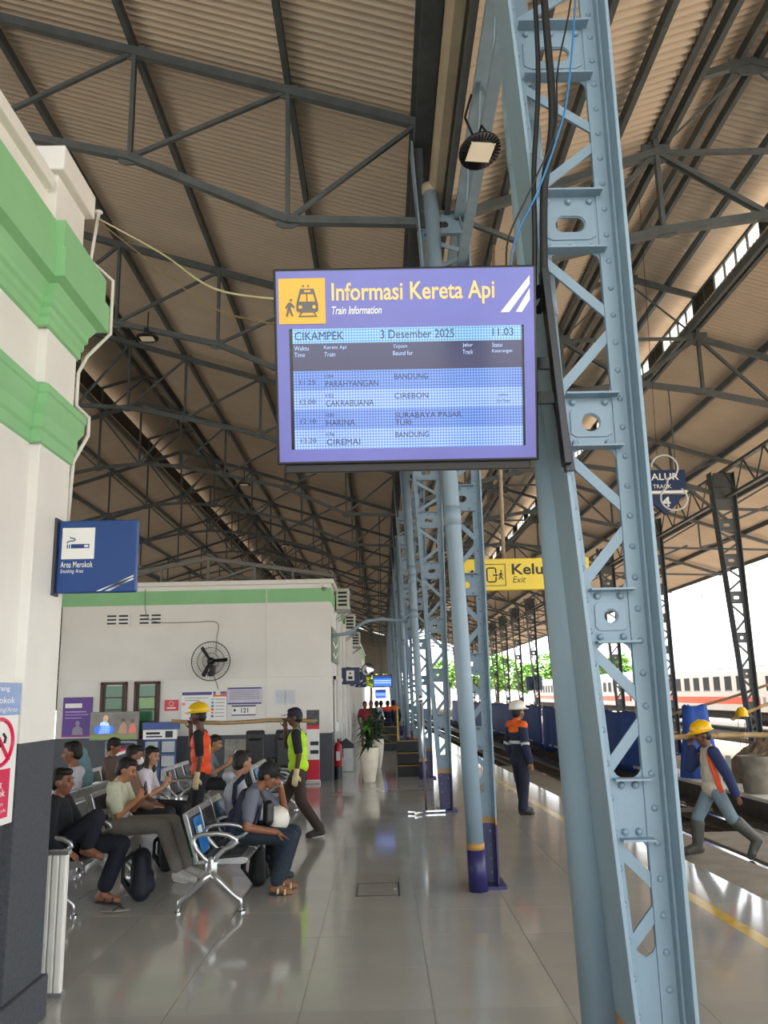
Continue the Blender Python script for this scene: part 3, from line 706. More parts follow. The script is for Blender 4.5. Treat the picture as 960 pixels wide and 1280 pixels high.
# cables on the column
def cable(name, pts, r, m, label, n=8, cat='cable'):
    # smooth Catmull-Rom through pts
    P = [Vector(p) for p in pts]; out = []
    for i in range(len(P)-1):
        p0 = P[max(i-1,0)]; p1 = P[i]; p2 = P[i+1]; p3 = P[min(i+2,len(P)-1)]
        for k in range(6):
            t = k/6; out.append(.5*((2*p1)+(p2-p0)*t+(2*p0-5*p1+4*p2-p3)*t*t+(3*p1-p0-3*p2+p3)*t**3))
    out.append(P[-1]); o = MB().tube(out, r, n).build(name, m, smooth=True); tag(o, label, cat); return o
cable('power_cable', [(.80,3.24,5.6),(.79,3.24,4.9),(.79,3.24,4.3),(.735,3.25,3.95),(.715,3.26,3.62),(.71,3.27,3.46),(.69,3.33,3.42)], .017, M_RUBBER, 'thick black power cable running down the blue column to the board')
cable('power_cable', [(.755,3.27,5.6),(.75,3.27,4.6),(.70,3.27,4.05),(.685,3.28,3.7),(.67,3.3,3.46)], .011, M_RUBBER, 'thinner black cable beside the thick one on the blue column')
cable('data_cable', [(1.0,3.22,5.9),(.935,3.22,4.98),(.86,3.22,4.4),(.79,3.22,4.15),(.70,3.24,3.92),(.60,3.28,3.72),(.575,3.33,3.5)], .0045, M_BLUEWIRE, 'thin blue data wire slanting down across the column to the board')
cable('signal_wire', [(.99,3.20,5.9),(.92,3.21,4.98),(.82,3.21,4.5),(.79,3.21,4.2),(.68,3.23,3.95),(.58,3.28,3.75),(.565,3.33,3.62),(.55,3.34,3.5)], .004, M_RUBBER, 'thin black wire looping down beside the blue data wire')
cable('span_cable', [(-2.02,5.66,5.32),(-1.4,5.1,4.72),(-.9,4.4,4.1),(-.35,3.6,3.62),(-.28,3.45,3.52)], .006, M_CREAMWIRE, 'cream cable sagging from the pilaster to the information board')
cable('span_cable', [(-2.02,5.66,5.30),(-1.4,5.1,4.6),(-.9,4.4,3.98),(-.42,3.6,3.5),(-.38,3.45,3.42)], .005, M_BROWNWIRE, 'brown cable sagging just below the cream one to the board')

# ================================================================== SIGNS NEAR THE PILASTER
sm_ = empty('smoking_area_sign', (-1.85, 5.44, 2.76)); tag(sm_, 'blue projecting smoking area sign with white cigarette pictogram on the pilaster', 'sign')
MB().box(-.235,.285,-.02,.02,-.235,.24).build('panel', M_SIGNBLUE, sm_, bevel=.012)
MB().box(-.275,-.235,-.05,.05,-.25,.255).build('wall_bracket', mat('bracket_slate','#3b4049',.5), sm_, bevel=.004)
pc = MB().box(-.205,.005,-.024,-.02,-.015,.19).build('pictogram_panel', M_PRINTW, sm_, bevel=.0)
MB().box(-.145,-.06,-.027,-.024,.055,.082).build('cigarette', M_SIGNBLUE, pc); MB().box(-.06,-.027,-.027,-.024,.055,.082).build('cigarette_end', M_SIGNBLUE, pc); MB().box(-.058,-.033,-.0285,-.0268,.061,.076).build('cigarette_filter', M_PRINTW, pc)
for x in (-.172, -.159): MB().box(x,x+.006,-.027,-.024,.055,.08).build('ash_mark', M_SIGNBLUE, pc)
MB().tube([(-.172,-.026,.088),(-.165,-.026,.1),(-.15,-.026,.103),(-.128,-.026,.104),(-.12,-.026,.112),(-.125,-.026,.12),(-.145,-.026,.121),(-.153,-.026,.13)], .0035, 6).build('smoke_curl', M_SIGNBLUE, pc)
text('lettering', 'Area Merokok', -.208, .0, -.07, -.03, -.0215, M_PRINTW, sm_, bold=.006); text('lettering', 'Smoking Area', -.208, -.06, -.112, -.08, -.0215, M_PRINTW, sm_, shear=.25)
MB().prism([(.03,-.225),(.055,-.225),(.265,-.125),(.265,-.135)][::-1], -.0235, -.02).build('stripe', M_PRINTW, sm_); MB().prism([(.085,-.225),(.115,-.225),(.265,-.142),(.265,-.155)][::-1], -.0235, -.02).build('stripe', M_PRINTW, sm_)
# no smoking panel on the side of the near wall
ns = empty('no_smoking_sign', (-2.14, 4.6, 1.58)); tag(ns, 'white no smoking panel with red ring and red lower block on the near wall', 'sign')
MB().box(-.02,.04,-.45,.44,-.39,.38).build('panel', M_PRINTW, ns, bevel=.006)
MB().box(.0405,.044,-.45,.438,.2,.378).build('blue_heading', mat('sign_pale_blue','#8aa3d6',.35,var=.2), ns); MB().box(.0405,.044,-.45,.36,-.35,-.09).build('red_block', mat('sign_crimson','#e0154f',.35), ns)
ring = MB(); R = .16
ring.tube([(.045,.2+R*math.cos(t*PI/16),.055+R*.78*math.sin(t*PI/16)) for t in range(32)], .011, 6, True); ring.bar((.045,.09,.15),(.045,.31,-.04),.004,.03,(1,0,0)); ring.build('prohibition_ring', mat('sign_crimson','#e0154f',.35), ns)
MB().box(.0405,.044,.06,.25,.03,.05).build('cigarette_mark', M_PRINTK, ns); MB().tube([(.044,.26,.05),(.044,.27,.08),(.044,.24,.1)], .008, 6).build('smoke_mark', M_PRINTK, ns)
text('lettering','Dilarang',.0,.28,.325,.36,.0448,M_PRINTW,ns,'+X',.01); text('lettering','Merokok',.0,.36,.265,.30,.0448,M_PRINTW,ns,'+X',.01); text('lettering','No Smoking/Area',-.1,.4,.21,.245,.0448,M_PRINTW,ns,'+X',.0)
text('lettering','Dilarang',.0,.26,-.19,-.15,.0448,M_PRINTW,ns,'+X',.01); text('lettering','Merokok',.0,.31,-.235,-.195,.0448,M_PRINTW,ns,'+X',.01); text('lettering','selain diizinkan',-.2,.29,-.285,-.262,.0448,M_PRINTW,ns,'+X'); text('lettering','untuk perokok',-.2,.34,-.325,-.3,.0448,M_PRINTW,ns,'+X')

# ================================================================== HANGING SIGNS, LAMPS
ex = empty('exit_sign', (1.72, 10.0, 3.02)); tag(ex, 'long yellow exit sign hung on a pole behind the second column', 'sign')
MB().box(-.76,.76,-.05,.05,0,.375).build('panel', M_SIGNYEL, ex, bevel=.006)
M_EXK = mat('sign_brownblack','#2b2412',.5)
fr = MB()
for (x0,x1,z0,z1) in ((-.49,-.235,.05,.058),(-.49,-.235,.305,.313),(-.49,-.482,.05,.313),(-.243,-.235,.05,.313)): fr.box(x0,x1,-.053,-.05,z0,z1)
fr.build('pictogram_frame', M_EXK, ex)
MB().tube([(-.35,-.052,.20),(-.35,-.052,.25),(-.365,-.052,.265),(-.44,-.052,.265),(-.455,-.052,.25),(-.455,-.052,.115),(-.44,-.052,.1),(-.365,-.052,.1),(-.35,-.052,.115),(-.35,-.052,.155)], .008, 6).build('door_mark', M_EXK, ex)
MB().prism([(-.385,.17),(-.35,.17),(-.35,.16),(-.325,.178),(-.35,.196),(-.35,.186),(-.385,.186)], -.054, -.05).build('arrow_mark', M_EXK, ex)
MB().prism([(-.30,.205),(-.285,.215),(-.265,.175),(-.27,.17),(-.285,.19),(-.283,.165),(-.262,.125),(-.27,.12),(-.292,.15),(-.315,.122),(-.322,.128),(-.302,.165),(-.303,.185),(-.318,.17),(-.325,.175)], -.054, -.05).build('runner_mark', M_EXK, ex)
MB().sphere((-.288,-.052,.228), (.011,.004,.011), 10, 6).build('runner_head', M_EXK, ex)
MB().prism([(-.72,.12),(-.72,.2),(-.70,.18),(-.63,.25),(-.605,.225),(-.675,.155),(-.65,.12)], -.054, -.05).build('arrow_mark', M_EXK, ex)
text('lettering','Keluar',-.16,.40,.18,.31,-.0515,M_EXK,ex,bold=.022); text('lettering','Exit',-.155,.0,.085,.16,-.0515,M_EXK,ex,shear=.25)
MB().tube([(-.24,0,.37),(-.22,0,2.0),(-.17,0,4.5)], .022, 10).build('hanger_pole', mat('rusty_white_pipe','#b59e84',.6,var=.3,scale=12), ex, True)
MB().tube([(.43,0,.37),(.43,0,4.7)], .012, 8).build('hanger_rod', M_TRUSS_R, ex)
# second yellow sign stub behind it
js = empty('track_number_sign', (5.0, 14.35, 4.86)); tag(js, 'dark navy track 4 sign hung above the rails', 'sign')
MB().box(-.36,.36,-.03,.03,.36,.72).build('panel', M_SIGNNAVY, js, bevel=.004); MB().box(-.36,.36,-.035,.035,.30,.345).build('white_bar', M_PRINTW, js)
MB().prism([(-.36,.28),(.3,.28),(.16,.1),(-.03,-.08),(-.22,.1)][::-1], -.03, .03).build('number_panel', M_SIGNNAVY, js)
text('lettering','JALUR',-.3,.24,.5,.66,-.032,M_PRINTW,js,bold=.01); text('lettering','TRACK',-.22,.1,.39,.46,-.032,M_PRINTW,js); text('lettering','4',-.1,.06,.06,.24,-.032,M_PRINTW,js,bold=.01)
for x in (-.25,.22): MB().tube([(x,0,.7),(x,0,2.3)], .012, 6).build('hanger_rod', M_TRUSS_R, js)
cl = []
for i in range(33):
    t = i/32; a = PI*1.0-t*2*PI*.72; cl.append((3.50+.16*math.cos(a), 10, 4.49+.15*math.sin(a)))
for i in range(33):
    t = i/32; a = PI*.62+t*2*PI*.86; cl.append((3.58+.16*math.cos(a), 10, 4.10+.15*math.sin(a)))
o = cable('rope_light', cl[::2], .011, mat('rope_light_white','#c9c9c2',.5), 'white rope light curled into an S shape in front of the track sign', cat='rope light')
MB().tube([(3.42,10,4.62),(3.5,10,8.15)], .004, 5).build('hanger_wire', M_RUBBER, o)
def highbay(loc, label, group=None):
    h = empty('high_bay_lamp', loc); tag(h, label, 'lamp', group)
    MB().lathe([(.02,.05),(.1,.05),(.14,.03),(.2,.012),(.2,-.01),(.02,-.012)], 32).build('housing', M_BLACK, h, True)
    MB().box(-.12,.12,-.1,.1,-.02,-.012).build('diffuser', mat('lamp_diffuser','#efe6d0',.4,var=.03), h)
    for i in range(32):
        a = 2*PI*i/32; b = MB(); b.bar((.13*math.cos(a),.13*math.sin(a),-.005),(.197*math.cos(a),.197*math.sin(a),-.005),.006,.03); b.build('cooling_fin', M_BLACK, h)
    MB().tube([(.0,-.19,.0),(0,-.17,.13),(0,.17,.13),(0,.19,.0)], .012, 6).build('yoke', M_BLACK, h); MB().tube([(0,0,.12),(0,0,.5)], .012, 8).build('stem', M_BLACK, h)
    return h
hb1 = highbay((.87, 6.05, 6.10), 'round black high bay lamp hung from the girder beside the gutter'); hb1.rotation_euler = (-.35,-.12,.3); hb1.scale = (.87,.87,.87)
MB().tube([(0,0,.5),(.1,-.1,.72)], .012, 6).build('clamp', M_BLACK, hb1)
hb2 = highbay((-4.11, 14.3, 8.22), 'small round high bay lamp hung under a truss over the waiting seats', 'high bay lamps over the waiting side')
hb3 = copy_tree(hb2); hb3.location = (-4.1, 25.2, 8.22); hb3 = copy_tree(hb2); hb3.location = (-4.1, 36.1, 8.22)

# ================================================================== HALL WALL FITTINGS  (Y = 19.6)
YW = 19.635
def wallpanel(name, x0, x1, z0, z1, m, label, cat, d=.02, bevel=.003):
    r = empty(name, ((x0+x1)/2, YW-d, (z0+z1)/2)); tag(r, label, cat); w, h = (x1-x0)/2, (z1-z0)/2
    MB().box(-w,w,0,d,-h,h).build('board', m, r, bevel=bevel); return r, w, h
def patch(r, x0, x1, z0, z1, m, name='print', y=-.003): return MB().box(x0,x1,y,0,z0,z1).build(name, m, r)
r, w, h = wallpanel('poster', -7.2, -6.54, 1.06, 1.93, M_PURPLE, 'purple event poster at the end of the white hall wall', 'poster')
patch(r,-.28,.1,.2,.3,M_PRINTW,'heading') ; patch(r,-.27,.2,.1,.13,mat('lilac_print','#b79bd8',.5),'text_line'); patch(r,-.27,.25,.04,.06,mat('lilac_print','#b79bd8',.5),'text_line'); patch(r,-.27,.1,-.03,-.01,mat('lilac_print','#b79bd8',.5),'text_line')
patch(r,-.33,.33,-.435,-.39,mat('poster_magenta','#8d2a8f',.4),'footer'); MB().sphere((.02,-.004,-.14),(.05,.004,.06),12,8).build('portrait_head',mat('portrait_grey','#9c93a8',.5),r); MB().prism([(-.1,-.39),(.15,-.39),(.13,-.25),(.06,-.2),(-.02,-.2),(-.08,-.25)][::-1],-.006,-.001).build('portrait_body',mat('portrait_grey','#9c93a8',.5),r)
M_FRAMEB = mat('window_wood','#4d2f24',.5,var=.2); M_PANEG = mat('green_window_glass','#3f7a56',.15,var=.25,scale=2)
for n, (x0, x1) in enumerate(((-6.37,-5.77),(-5.61,-5.03))):
    wv = empty('window_%d' % (wn+1+n), ((x0+x1)/2, YW, 1.62)); tag(wv, kind='structure'); hw = (x1-x0)/2
    a = MB(); a.box(-hw,-hw+.06,-.05,.01,-.6,.63); a.box(hw-.06,hw,-.05,.01,-.6,.63); a.box(-hw,hw,-.05,.01,.57,.63); a.box(-hw,hw,-.05,.01,-.6,-.54); a.build('window_frame', M_FRAMEB, wv, bevel=.006)
    a = MB(); a.box(-hw+.06,-hw+.11,-.03,.01,-.54,.57); a.box(hw-.11,hw-.06,-.03,.01,-.54,.57); a.build('casement', mat('window_wood_dark','#33241d',.5), wv)
    for i in range(4):
        z0 = .55-.27*(i+1); MB().box(-hw+.11,hw-.11,-.012,-.002,z0+.02,z0+.26).build('pane', mat('lime_window_glass','#6a9f45',.15,var=.15) if (i == 1 and n == 1) else M_PANEG, wv); MB().box(-hw+.11,hw-.11,-.025,.0,z0-.005,z0+.02).build('glazing_bar', M_FRAMEB, wv)
for x0 in (-6.35, -5.6):
    r, w, h = wallpanel('wall_vent', x0, x0+.58, 3.5, 3.8, M_WHITEB, 'white slotted vent block high on the hall wall under the green band', 'vent', .02); r['group'] = 'vents under the green band'
    for i in range(3):
        for s in (0, 1): MB().box(-.24+.27*s,-.03+.27*s,-.004,.001,-.1+.085*i,-.06+.085*i).build('slot', M_PRINTK, r)
r, w, h = wallpanel('safety_sign', -4.92, -4.61, 1.59, 1.83, M_RED, 'small red sign with white ring on the hall wall beside the window', 'sign', .012)
MB().tube([(.05*math.cos(t*PI/8),-.003,.035+.05*math.sin(t*PI/8)) for t in range(16)], .006, 5, True).build('ring_mark', M_PRINTW, r); patch(r,-.1,.1,-.075,-.045,M_PRINTW,'text_line')
r, w, h = wallpanel('route_map', -4.53, -3.52, 1.36, 2.0, M_PRINTW, 'large white route map with orange legend heading behind the orange vest worker', 'notice board')
patch(r,-.5,.17,.24,.31,mat('heading_indigo','#4a4585',.4),'heading'); patch(r,.2,.5,.2,.26,mat('legend_orange','#e0662c',.4),'legend_heading'); patch(r,.2,.5,.265,.31,mat('heading_indigo','#4a4585',.4),'legend_heading'); patch(r,-.5,-.42,.02,.08,mat('legend_pink','#e58a9b',.4),'map_mark')
for i, hx in enumerate(('#9dd6d2','#5fb6d6','#3a90c8','#e3584a','#e59a4a','#7a5fa0')): patch(r,.16,.22,.12-.075*i,.17-.075*i,mat('legend_%s' % hx[1:],hx,.4),'legend_mark')
for i in range(6): patch(r,.25,.46,.135-.075*i,.15-.075*i,mat('print_grey','#8f9096',.5),'text_line')
patch(r,-.44,.1,.17,.185,mat('print_grey','#8f9096',.5),'text_line'); patch(r,-.44,-.1,.12,.135,mat('print_grey','#8f9096',.5),'text_line')
for i in range(4): a = MB(); a.bar((-.38,-.002,.06-.08*i),(.08,-.002,.03-.09*i),.004,.008); a.build('map_line', mat('map_line_pale','#b9c4cf',.5), r)
r, w, h = wallpanel('fare_notice', -3.5, -2.73, 1.70, 2.07, mat('notice_lilac','#cfc9dc',.5), 'lilac printed notice with navy edges above the number 121 plate', 'notice board')
patch(r,-.38,.38,.15,.185,mat('heading_indigo','#4a4585',.4),'heading'); patch(r,-.38,.38,-.185,-.15,mat('heading_indigo','#4a4585',.4),'footer')
for i in range(7): patch(r,-.34,.34,.1-.03*i,.112-.03*i,mat('print_grey','#8f9096',.5),'text_line')
r, w, h = wallpanel('number_plate', -3.4, -2.86, 1.45, 1.68, M_PRINTW, 'white contact plate reading 121 with navy edges', 'sign', .012)
patch(r,-.27,.27,.08,.115,mat('heading_indigo','#4a4585',.4),'heading'); patch(r,-.27,.27,-.115,-.09,mat('heading_indigo','#4a4585',.4),'footer'); text('lettering','121',-.06,.1,-.05,.05,-.001,M_PRINTK,r,bold=.02); patch(r,-.23,-.18,-.02,.03,M_PRINTK,'phone_mark')
for i, x0 in enumerate((-2.42,-2.18)):
    r, w, h = wallpanel('paper_sheet', x0, x0+.2, 1.68, 2.0, mat('paper_pale','#d3d8df',.6), 'pale sheet of paper taped to the white hall wall', 'paper', .006, 0); r['group'] = 'taped sheets on the hall wall'
    for j in range(7): patch(r,-.07,.07,.1-.035*j,.112-.035*j,mat('print_pale','#bcc6d2',.5),'text_line')
o = MB(); o.tube([(-2.62,YW-.012,1.03),(-2.64,YW-.012,4.4)], .01, 6); tag(o.build('wall_conduit', M_WHITEB), 'thin white conduit running down the hall wall between notices', 'conduit')
cable('fan_cable', [(-5.45,YW-.02,4.35),(-5.4,YW-.02,3.75),(-5.1,YW-.02,3.58),(-4.4,YW-.02,3.56),(-3.78,YW-.02,3.55),(-3.77,YW-.02,3.2),(-3.78,YW-.02,2.85)], .008, mat('grey_wire','#7d7a74',.6), 'grey cable running along the wall to the fan')
# wall fan
fn = empty('wall_fan', (-3.83, 19.28, 2.66)); tag(fn, 'large black caged wall fan on the white hall wall', 'fan')
for rad, r in ((.43,.012),(.3,.004),(.18,.004)):
    for yy in ((-.05,.05) if rad < .4 else (0,)):
        MB().tube([(rad*math.cos(t*PI/20),yy*(1 if rad < .4 else 0),rad*math.sin(t*PI/20)) for t in range(40)], r, 5, True).build('cage_ring', M_BLACK, fn)
for i in range(40):
    a = 2*PI*i/40; MB().tube([(.06*math.cos(a),-.09,.06*math.sin(a)),(.3*math.cos(a),-.075,.3*math.sin(a)),(.43*math.cos(a),0,.43*math.sin(a))], .0025, 4).build('cage_wire', M_BLACK, fn)
for i in range(3):
    a = 2*PI*i/3+.05; c, s = math.cos(a), math.sin(a); b = MB()
    def bp(r, w, y): return (r*c-w*s, y, r*s+w*c)
    b.add([bp(.05,-.03,-.02),bp(.05,.03,.02),bp(.36,.05,.03),bp(.38,0,0),bp(.36,-.04,-.02)],[(0,1,2,3,4)]); o = b.build('blade', M_BLACK, fn); sd = o.modifiers.new('solid','SOLIDIFY'); sd.thickness = .006
MB().lathe([(.02,-.07),(.07,-.05),(.085,.05),(.07,.18),(.03,.2)], 16, (0,0,0), Matrix.Rotation(-PI/2,3,'X')).build('motor', M_BLACK, fn, True)
MB().box(-.05,.05,.1,.34,-.3,-.08).build('wall_arm', M_BLACK, fn, bevel=.01); MB().lathe([(.03,0),(.08,.02),(.07,.1),(.03,.12)], 14, (0,.02,-.34)).build('swivel_base', M_BLACK, fn, True)
MB().tube([(.02,.2,-.3),(.1,.25,-.5),(.12,.3,-.62)], .008, 6).build('power_lead', M_BLACK, fn); MB().box(.07,.17,.31,.345,-.75,-.62).build('socket_box', M_WHITEB, fn)
# television
tv = empty('television', (-5.86, 19.1, 0)); tag(tv, 'flat television showing a seated man in pale blue, before the green windows', 'television')
MB().box(-.53,.53,-.03,.04,1.0,1.6).build('casing', mat('tv_grey','#8b8d8a',.4), tv, bevel=.008)
sc_ = MB().box(-.5,.5,-.034,-.03,1.03,1.575).build('screen', mat('tv_backdrop','#5b5650',.3,var=.4,scale=5,emit=.16), tv)
def tvp(n, poly, hx): MB().prism(poly[::-1], -.037, -.034).build(n, mat('tv_'+hx[1:],hx,.35,var=.15,emit=.2), sc_)
tvp('armchair',[(-.42,1.14),(-.02,1.14),(-.0,1.26),(-.04,1.31),(-.38,1.31),(-.44,1.26)],'#2f63c4'); tvp('sitter_shirt',[(-.34,1.14),(-.1,1.14),(-.08,1.25),(-.13,1.37),(-.22,1.41),(-.3,1.37)],'#a9c8ea'); tvp('sitter_head',[(-.24,1.4),(-.15,1.4),(-.13,1.47),(-.16,1.53),(-.22,1.53),(-.25,1.47)],'#b08a72')
tvp('guest',[(.08,1.14),(.28,1.14),(.27,1.3),(.2,1.4),(.13,1.3)],'#8a6a52'); tvp('guest_head',[(.15,1.38),(.23,1.38),(.24,1.46),(.15,1.46)],'#3b2a22'); tvp('guest',[(.32,1.14),(.48,1.14),(.46,1.3),(.4,1.36),(.34,1.3)],'#a8574a'); tvp('guest_head',[(.36,1.36),(.44,1.36),(.44,1.44),(.36,1.44)],'#4a3428'); tvp('plants',[(-.5,1.03),(.5,1.03),(.5,1.12),(.2,1.1),(0,1.13),(-.2,1.1),(-.5,1.13)],'#5d6b2d')
MB().box(-.05,.05,.03,.08,.05,1.2).build('stand_post', M_BLACK, tv); MB().box(-.35,.35,-.2,.25,0,.05).build('stand_base', M_BLACK, tv, bevel=.01)
# brochure rack
rk = empty('brochure_rack', (-4.86, 19.1, 0)); tag(rk, 'blue wire brochure rack with white heading sign beside the television', 'rack')
M_RK = mat('rack_blue','#24478f',.35)
for s_ in (-.36,.33): MB().box(s_,s_+.03,0,.04,0,1.0).build('side_post', M_RK, rk)
for z in (.08,.38,.68,.98): MB().box(-.36,.36,-.04,.04,z-.02,z+.02).build('shelf_bar', M_RK, rk)
MB().box(-.015,.015,-.02,.03,.05,1.0).build('centre_post', M_RK, rk)
for i in range(3):
    for s in (-1, 1): MB().box(.18*s-.14,.18*s+.14,.0,.012,.12+.3*i,.35+.3*i).build('leaflet', mat('leaflet_pale','#c9cfd4',.6), rk)
MB().box(-.37,.37,-.03,.03,1.0,1.2).build('heading_panel', M_PRINTW, rk, bevel=.004); MB().box(-.38,.42,-.04,.04,1.2,1.36).build('blue_heading', M_RK, rk, bevel=.006)
MB().box(-.3,.0,-.034,-.03,1.1,1.15).build('text_line', M_PRINTK, rk); MB().box(-.3,.05,-.034,-.03,1.04,1.07).build('text_line', M_PRINTK, rk); MB().box(.12,.28,-.034,-.03,1.03,1.17).build('bus_mark', M_PRINTK, rk)
# leaning poster stand behind the seats
ps = empty('poster_stand', (-5.55, 18.6, 0)); tag(ps, 'grey framed poster stand with red and white stripes behind the seated people', 'poster stand')
MB().box(-.33,.33,-.02,.02,.2,1.0).build('frame', mat('frame_grey','#8c8f92',.4), ps, bevel=.005); MB().box(-.29,.29,-.024,-.02,.24,.96).build('poster', mat('poster_navy','#33374f',.5), ps); MB().prism([(-.29,.7),(.29,.86),(.29,.9),(-.29,.76)][::-1],-.027,-.022).build('stripe',M_RED,ps); MB().prism([(-.29,.64),(.29,.8),(.29,.86),(-.29,.7)][::-1],-.027,-.022).build('stripe',M_PRINTW,ps)
for s in (-.3,.3): MB().tube([(s,0,.25),(s,.2,0)], .012, 6).build('leg', M_BLACK, ps); MB().tube([(s,0,.25),(s,-.12,0)], .012, 6).build('leg', M_BLACK, ps)
# massage chairs
def massage(x, y, label):
    c = empty('massage_chair', (x, y, 0), .12); c.scale = (.72,.72,1); tag(c, label, 'armchair')
    MB().box(-.3,.3,-.35,.3,.12,.42).build('seat', M_PAD, c, bevel=.05)
    b = MB(); b.prism([(.1,.38),(.3,.38),(.52,1.08),(.44,1.16),(.3,1.14)], -.28, .28, 'yz'); o = b.build('backrest', M_PAD, c, bevel=.05)
    for s in (-1, 1): MB().box(s*.36-.07,s*.36+.07,-.36,.3,.05,.6).build('armrest', M_PAD, c, bevel=.04)
    MB().box(-.2,.2,.16,.28,.95,1.12).build('headrest', M_PAD, c, bevel=.04); MB().box(-.28,.28,-.52,-.34,.05,.4).build('footrest', M_PAD, c, bevel=.04); MB().box(-.32,.32,-.3,.3,0,.12).build('base', M_BLACK, c)
massage(-2.72, 18.6, 'black massage chair against the hall wall under the lilac notice'); massage(-2.08, 18.6, 'black massage chair between the grey panel and the banner')
gb = empty('leaning_panel', (-3.02, 17.9, 0)); tag(gb, 'mottled grey panel standing between the two black massage chairs', 'panel')
MB().box(-.21,.21,-.03,.03,.1,1.02).build('sheet', mat('mottled_grey','#8b8a85',.8,var=.4,scale=7), gb, bevel=.004); MB().box(-.18,.18,-.12,.12,0,.1).build('foot', M_BLACK, gb)
# roll-up banner
rb = empty('rollup_banner', (-1.53, 19.1, 0)); tag(rb, 'narrow red and white roll-up banner at the hall corner', 'banner')
MB().box(-.14,.14,-.01,.01,.06,1.56).build('sheet', M_PRINTW, rb); MB().box(-.14,.14,-.014,-.01,1.22,1.55).build('photo_print', mat('banner_photo','#54525a',.5,var=.5,scale=9), rb); MB().box(-.14,.14,-.014,-.01,1.14,1.22).build('red_stripe', M_RED, rb); MB().box(-.14,.14,-.014,-.01,.08,.5).build('red_block', M_RED, rb)
for z in (.62,.8): MB().box(-.06,.12,-.014,-.01,z,z+.08).build('dark_mark', M_PRINTK, rb)
MB().box(-.16,.16,-.08,.08,0,.06).build('base', M_CHROME, rb, bevel=.01)
# security camera on the hall corner
sc2 = empty('security_camera', (-1.3, 19.53, 4.3)); tag(sc2, 'white dome security camera at the top corner of the hall', 'camera'); MB().lathe([(.05,.05),(.06,0),(.02,-.0)],14).build('mount',M_WHITEB,sc2); MB().sphere((0,0,-.02),(.055,.055,.06),12,8).build('dome',mat('dome_grey','#77746f',.2),sc2)
# ------------------------------------------------------------------ side of the hall along the platform
XW = -1.14
def side(name, y0, y1, z0, z1, m, label, cat, group=None, d=.03):
    r = empty(name, (XW, (y0+y1)/2, z0)); tag(r, label, cat, group); w = (y1-y0)/2
    MB().box(0,d,-w,w,0,z1-z0).build('panel', m, r, bevel=.004); return r, w
r, w = side('wall_mural', 19.85, 23.9, 2.62, 3.42, mat('mural_green','#6d8a66',.6,var=.1), 'grey green painted panel with white swoosh on the platform side of the hall', 'mural', d=.006)
for k in range(2): MB().tube([(.006,-w+.3,.2+.25*k),(.006,-w+1.4,.12+.25*k),(.006,w-.6,.5+.2*k)], .03, 6, False, .15).build('swoosh', M_PRINTW, r)
for i in range(9):
    y = 21.0+2.9*i
    d = empty('door_%d' % (i+1), (XW, y, 0)); tag(d, kind='structure')
    MB().box(0,.05,-.55,-.47,0,2.3).build('door_frame', M_WHITE, d); MB().box(0,.05,.47,.55,0,2.3).build('door_frame', M_WHITE, d); MB().box(0,.05,-.55,.55,2.22,2.3).build('door_frame', M_WHITE, d)
    MB().box(0,.02,-.47,.47,0,2.22).build('door_leaf', mat('door_grey','#a4a7ab',.35,var=.1), d); MB().box(.02,.024,-.38,.38,1.0,2.1).build('pane', mat('door_glass','#7f8b93',.08), d); MB().box(.02,.06,.36,.4,1.0,1.2).build('door_handle', M_CHROME, d)
    MB().box(-.01,.09,1.2,1.45,0,3.9).build('pilaster', M_WHITE, d)
def ac(y, z, label):
    a = empty('air_conditioner', (XW+.03, y, z)); tag(a, label, 'air conditioner', 'air conditioners on the hall side')
    MB().box(0,.32,-.4,.4,0,.52).build('casing', mat('ac_cream','#d9d5c8',.5), a, bevel=.01)
    for i in range(4): MB().box(.05,.27,-.405,-.4,.08+.1*i,.14+.1*i).build('grille_slot', M_PRINTK, a)
    MB().lathe([(.02,.0),(.2,.0),(.2,.006)], 20, (.32,0,.26), Matrix.Rotation(PI/2,3,'Y')).build('fan_grille', M_BLACK, a)
    b = MB(); b.bar((0,-.35,-.02),(.36,-.35,-.02),.04,.04); b.bar((0,.35,-.02),(.36,.35,-.02),.04,.04); b.bar((0,-.35,-.25),(.34,-.35,-.03),.03,.03); b.bar((0,.35,-.25),(.34,.35,-.03),.03,.03); b.build('bracket', mat('bracket_grey','#9a9d9f',.5), a)
ac(21.6, 3.95, 'cream air conditioner on brackets above the grey green mural'); ac(26.4, 3.75, 'cream air conditioner on brackets above the convex mirror'); ac(32.0, 3.6, 'cream air conditioner on brackets above the last doors of the hall')
ar = MB(); ar.tube([(XW,19.78,3.2),(-.75,19.78,3.25),(-.35,19.78,3.52),(0,19.78,3.56),(.62,19.78,3.5)], .04, 8); tag(ar.build('cable_arm', M_BLUE2, smooth=True), 'grey pipe arm bridging from hall wall to column', 'pipe arm')
for i, (y, lab) in enumerate(((24.0,'navy projecting sign with white waiting room pictogram on the hall side'),(28.4,'navy projecting sign with white stripes behind the waiting room sign'),(34.0,'small navy projecting sign furthest along the hall side'))):
    s = empty('projecting_sign', (XW, y, 2.14)); tag(s, lab, 'sign'); MB().box(0,.52,-.03,.03,0,.46).build('panel', M_SIGNNAVY, s, bevel=.008)
    if i == 0: MB().box(.15,.37,-.034,-.03,.1,.38).build('pictogram_panel', M_PRINTW, s); MB().box(.2,.32,-.037,-.033,.14,.22).build('seat_mark', M_PRINTK, s); MB().sphere((.26,-.034,.3),(.025,.004,.03),8,6).build('head_mark', M_PRINTK, s)
    else:
        MB().prism([(.2,.03),(.26,.03),(.5,.2),(.5,.15)][::-1],-.034,-.03).build('stripe',M_PRINTW,s); MB().box(.1,.3,-.034,-.03,.2,.36).build('pictogram_panel',mat('pictogram_teal','#7fa9bd',.4),s)
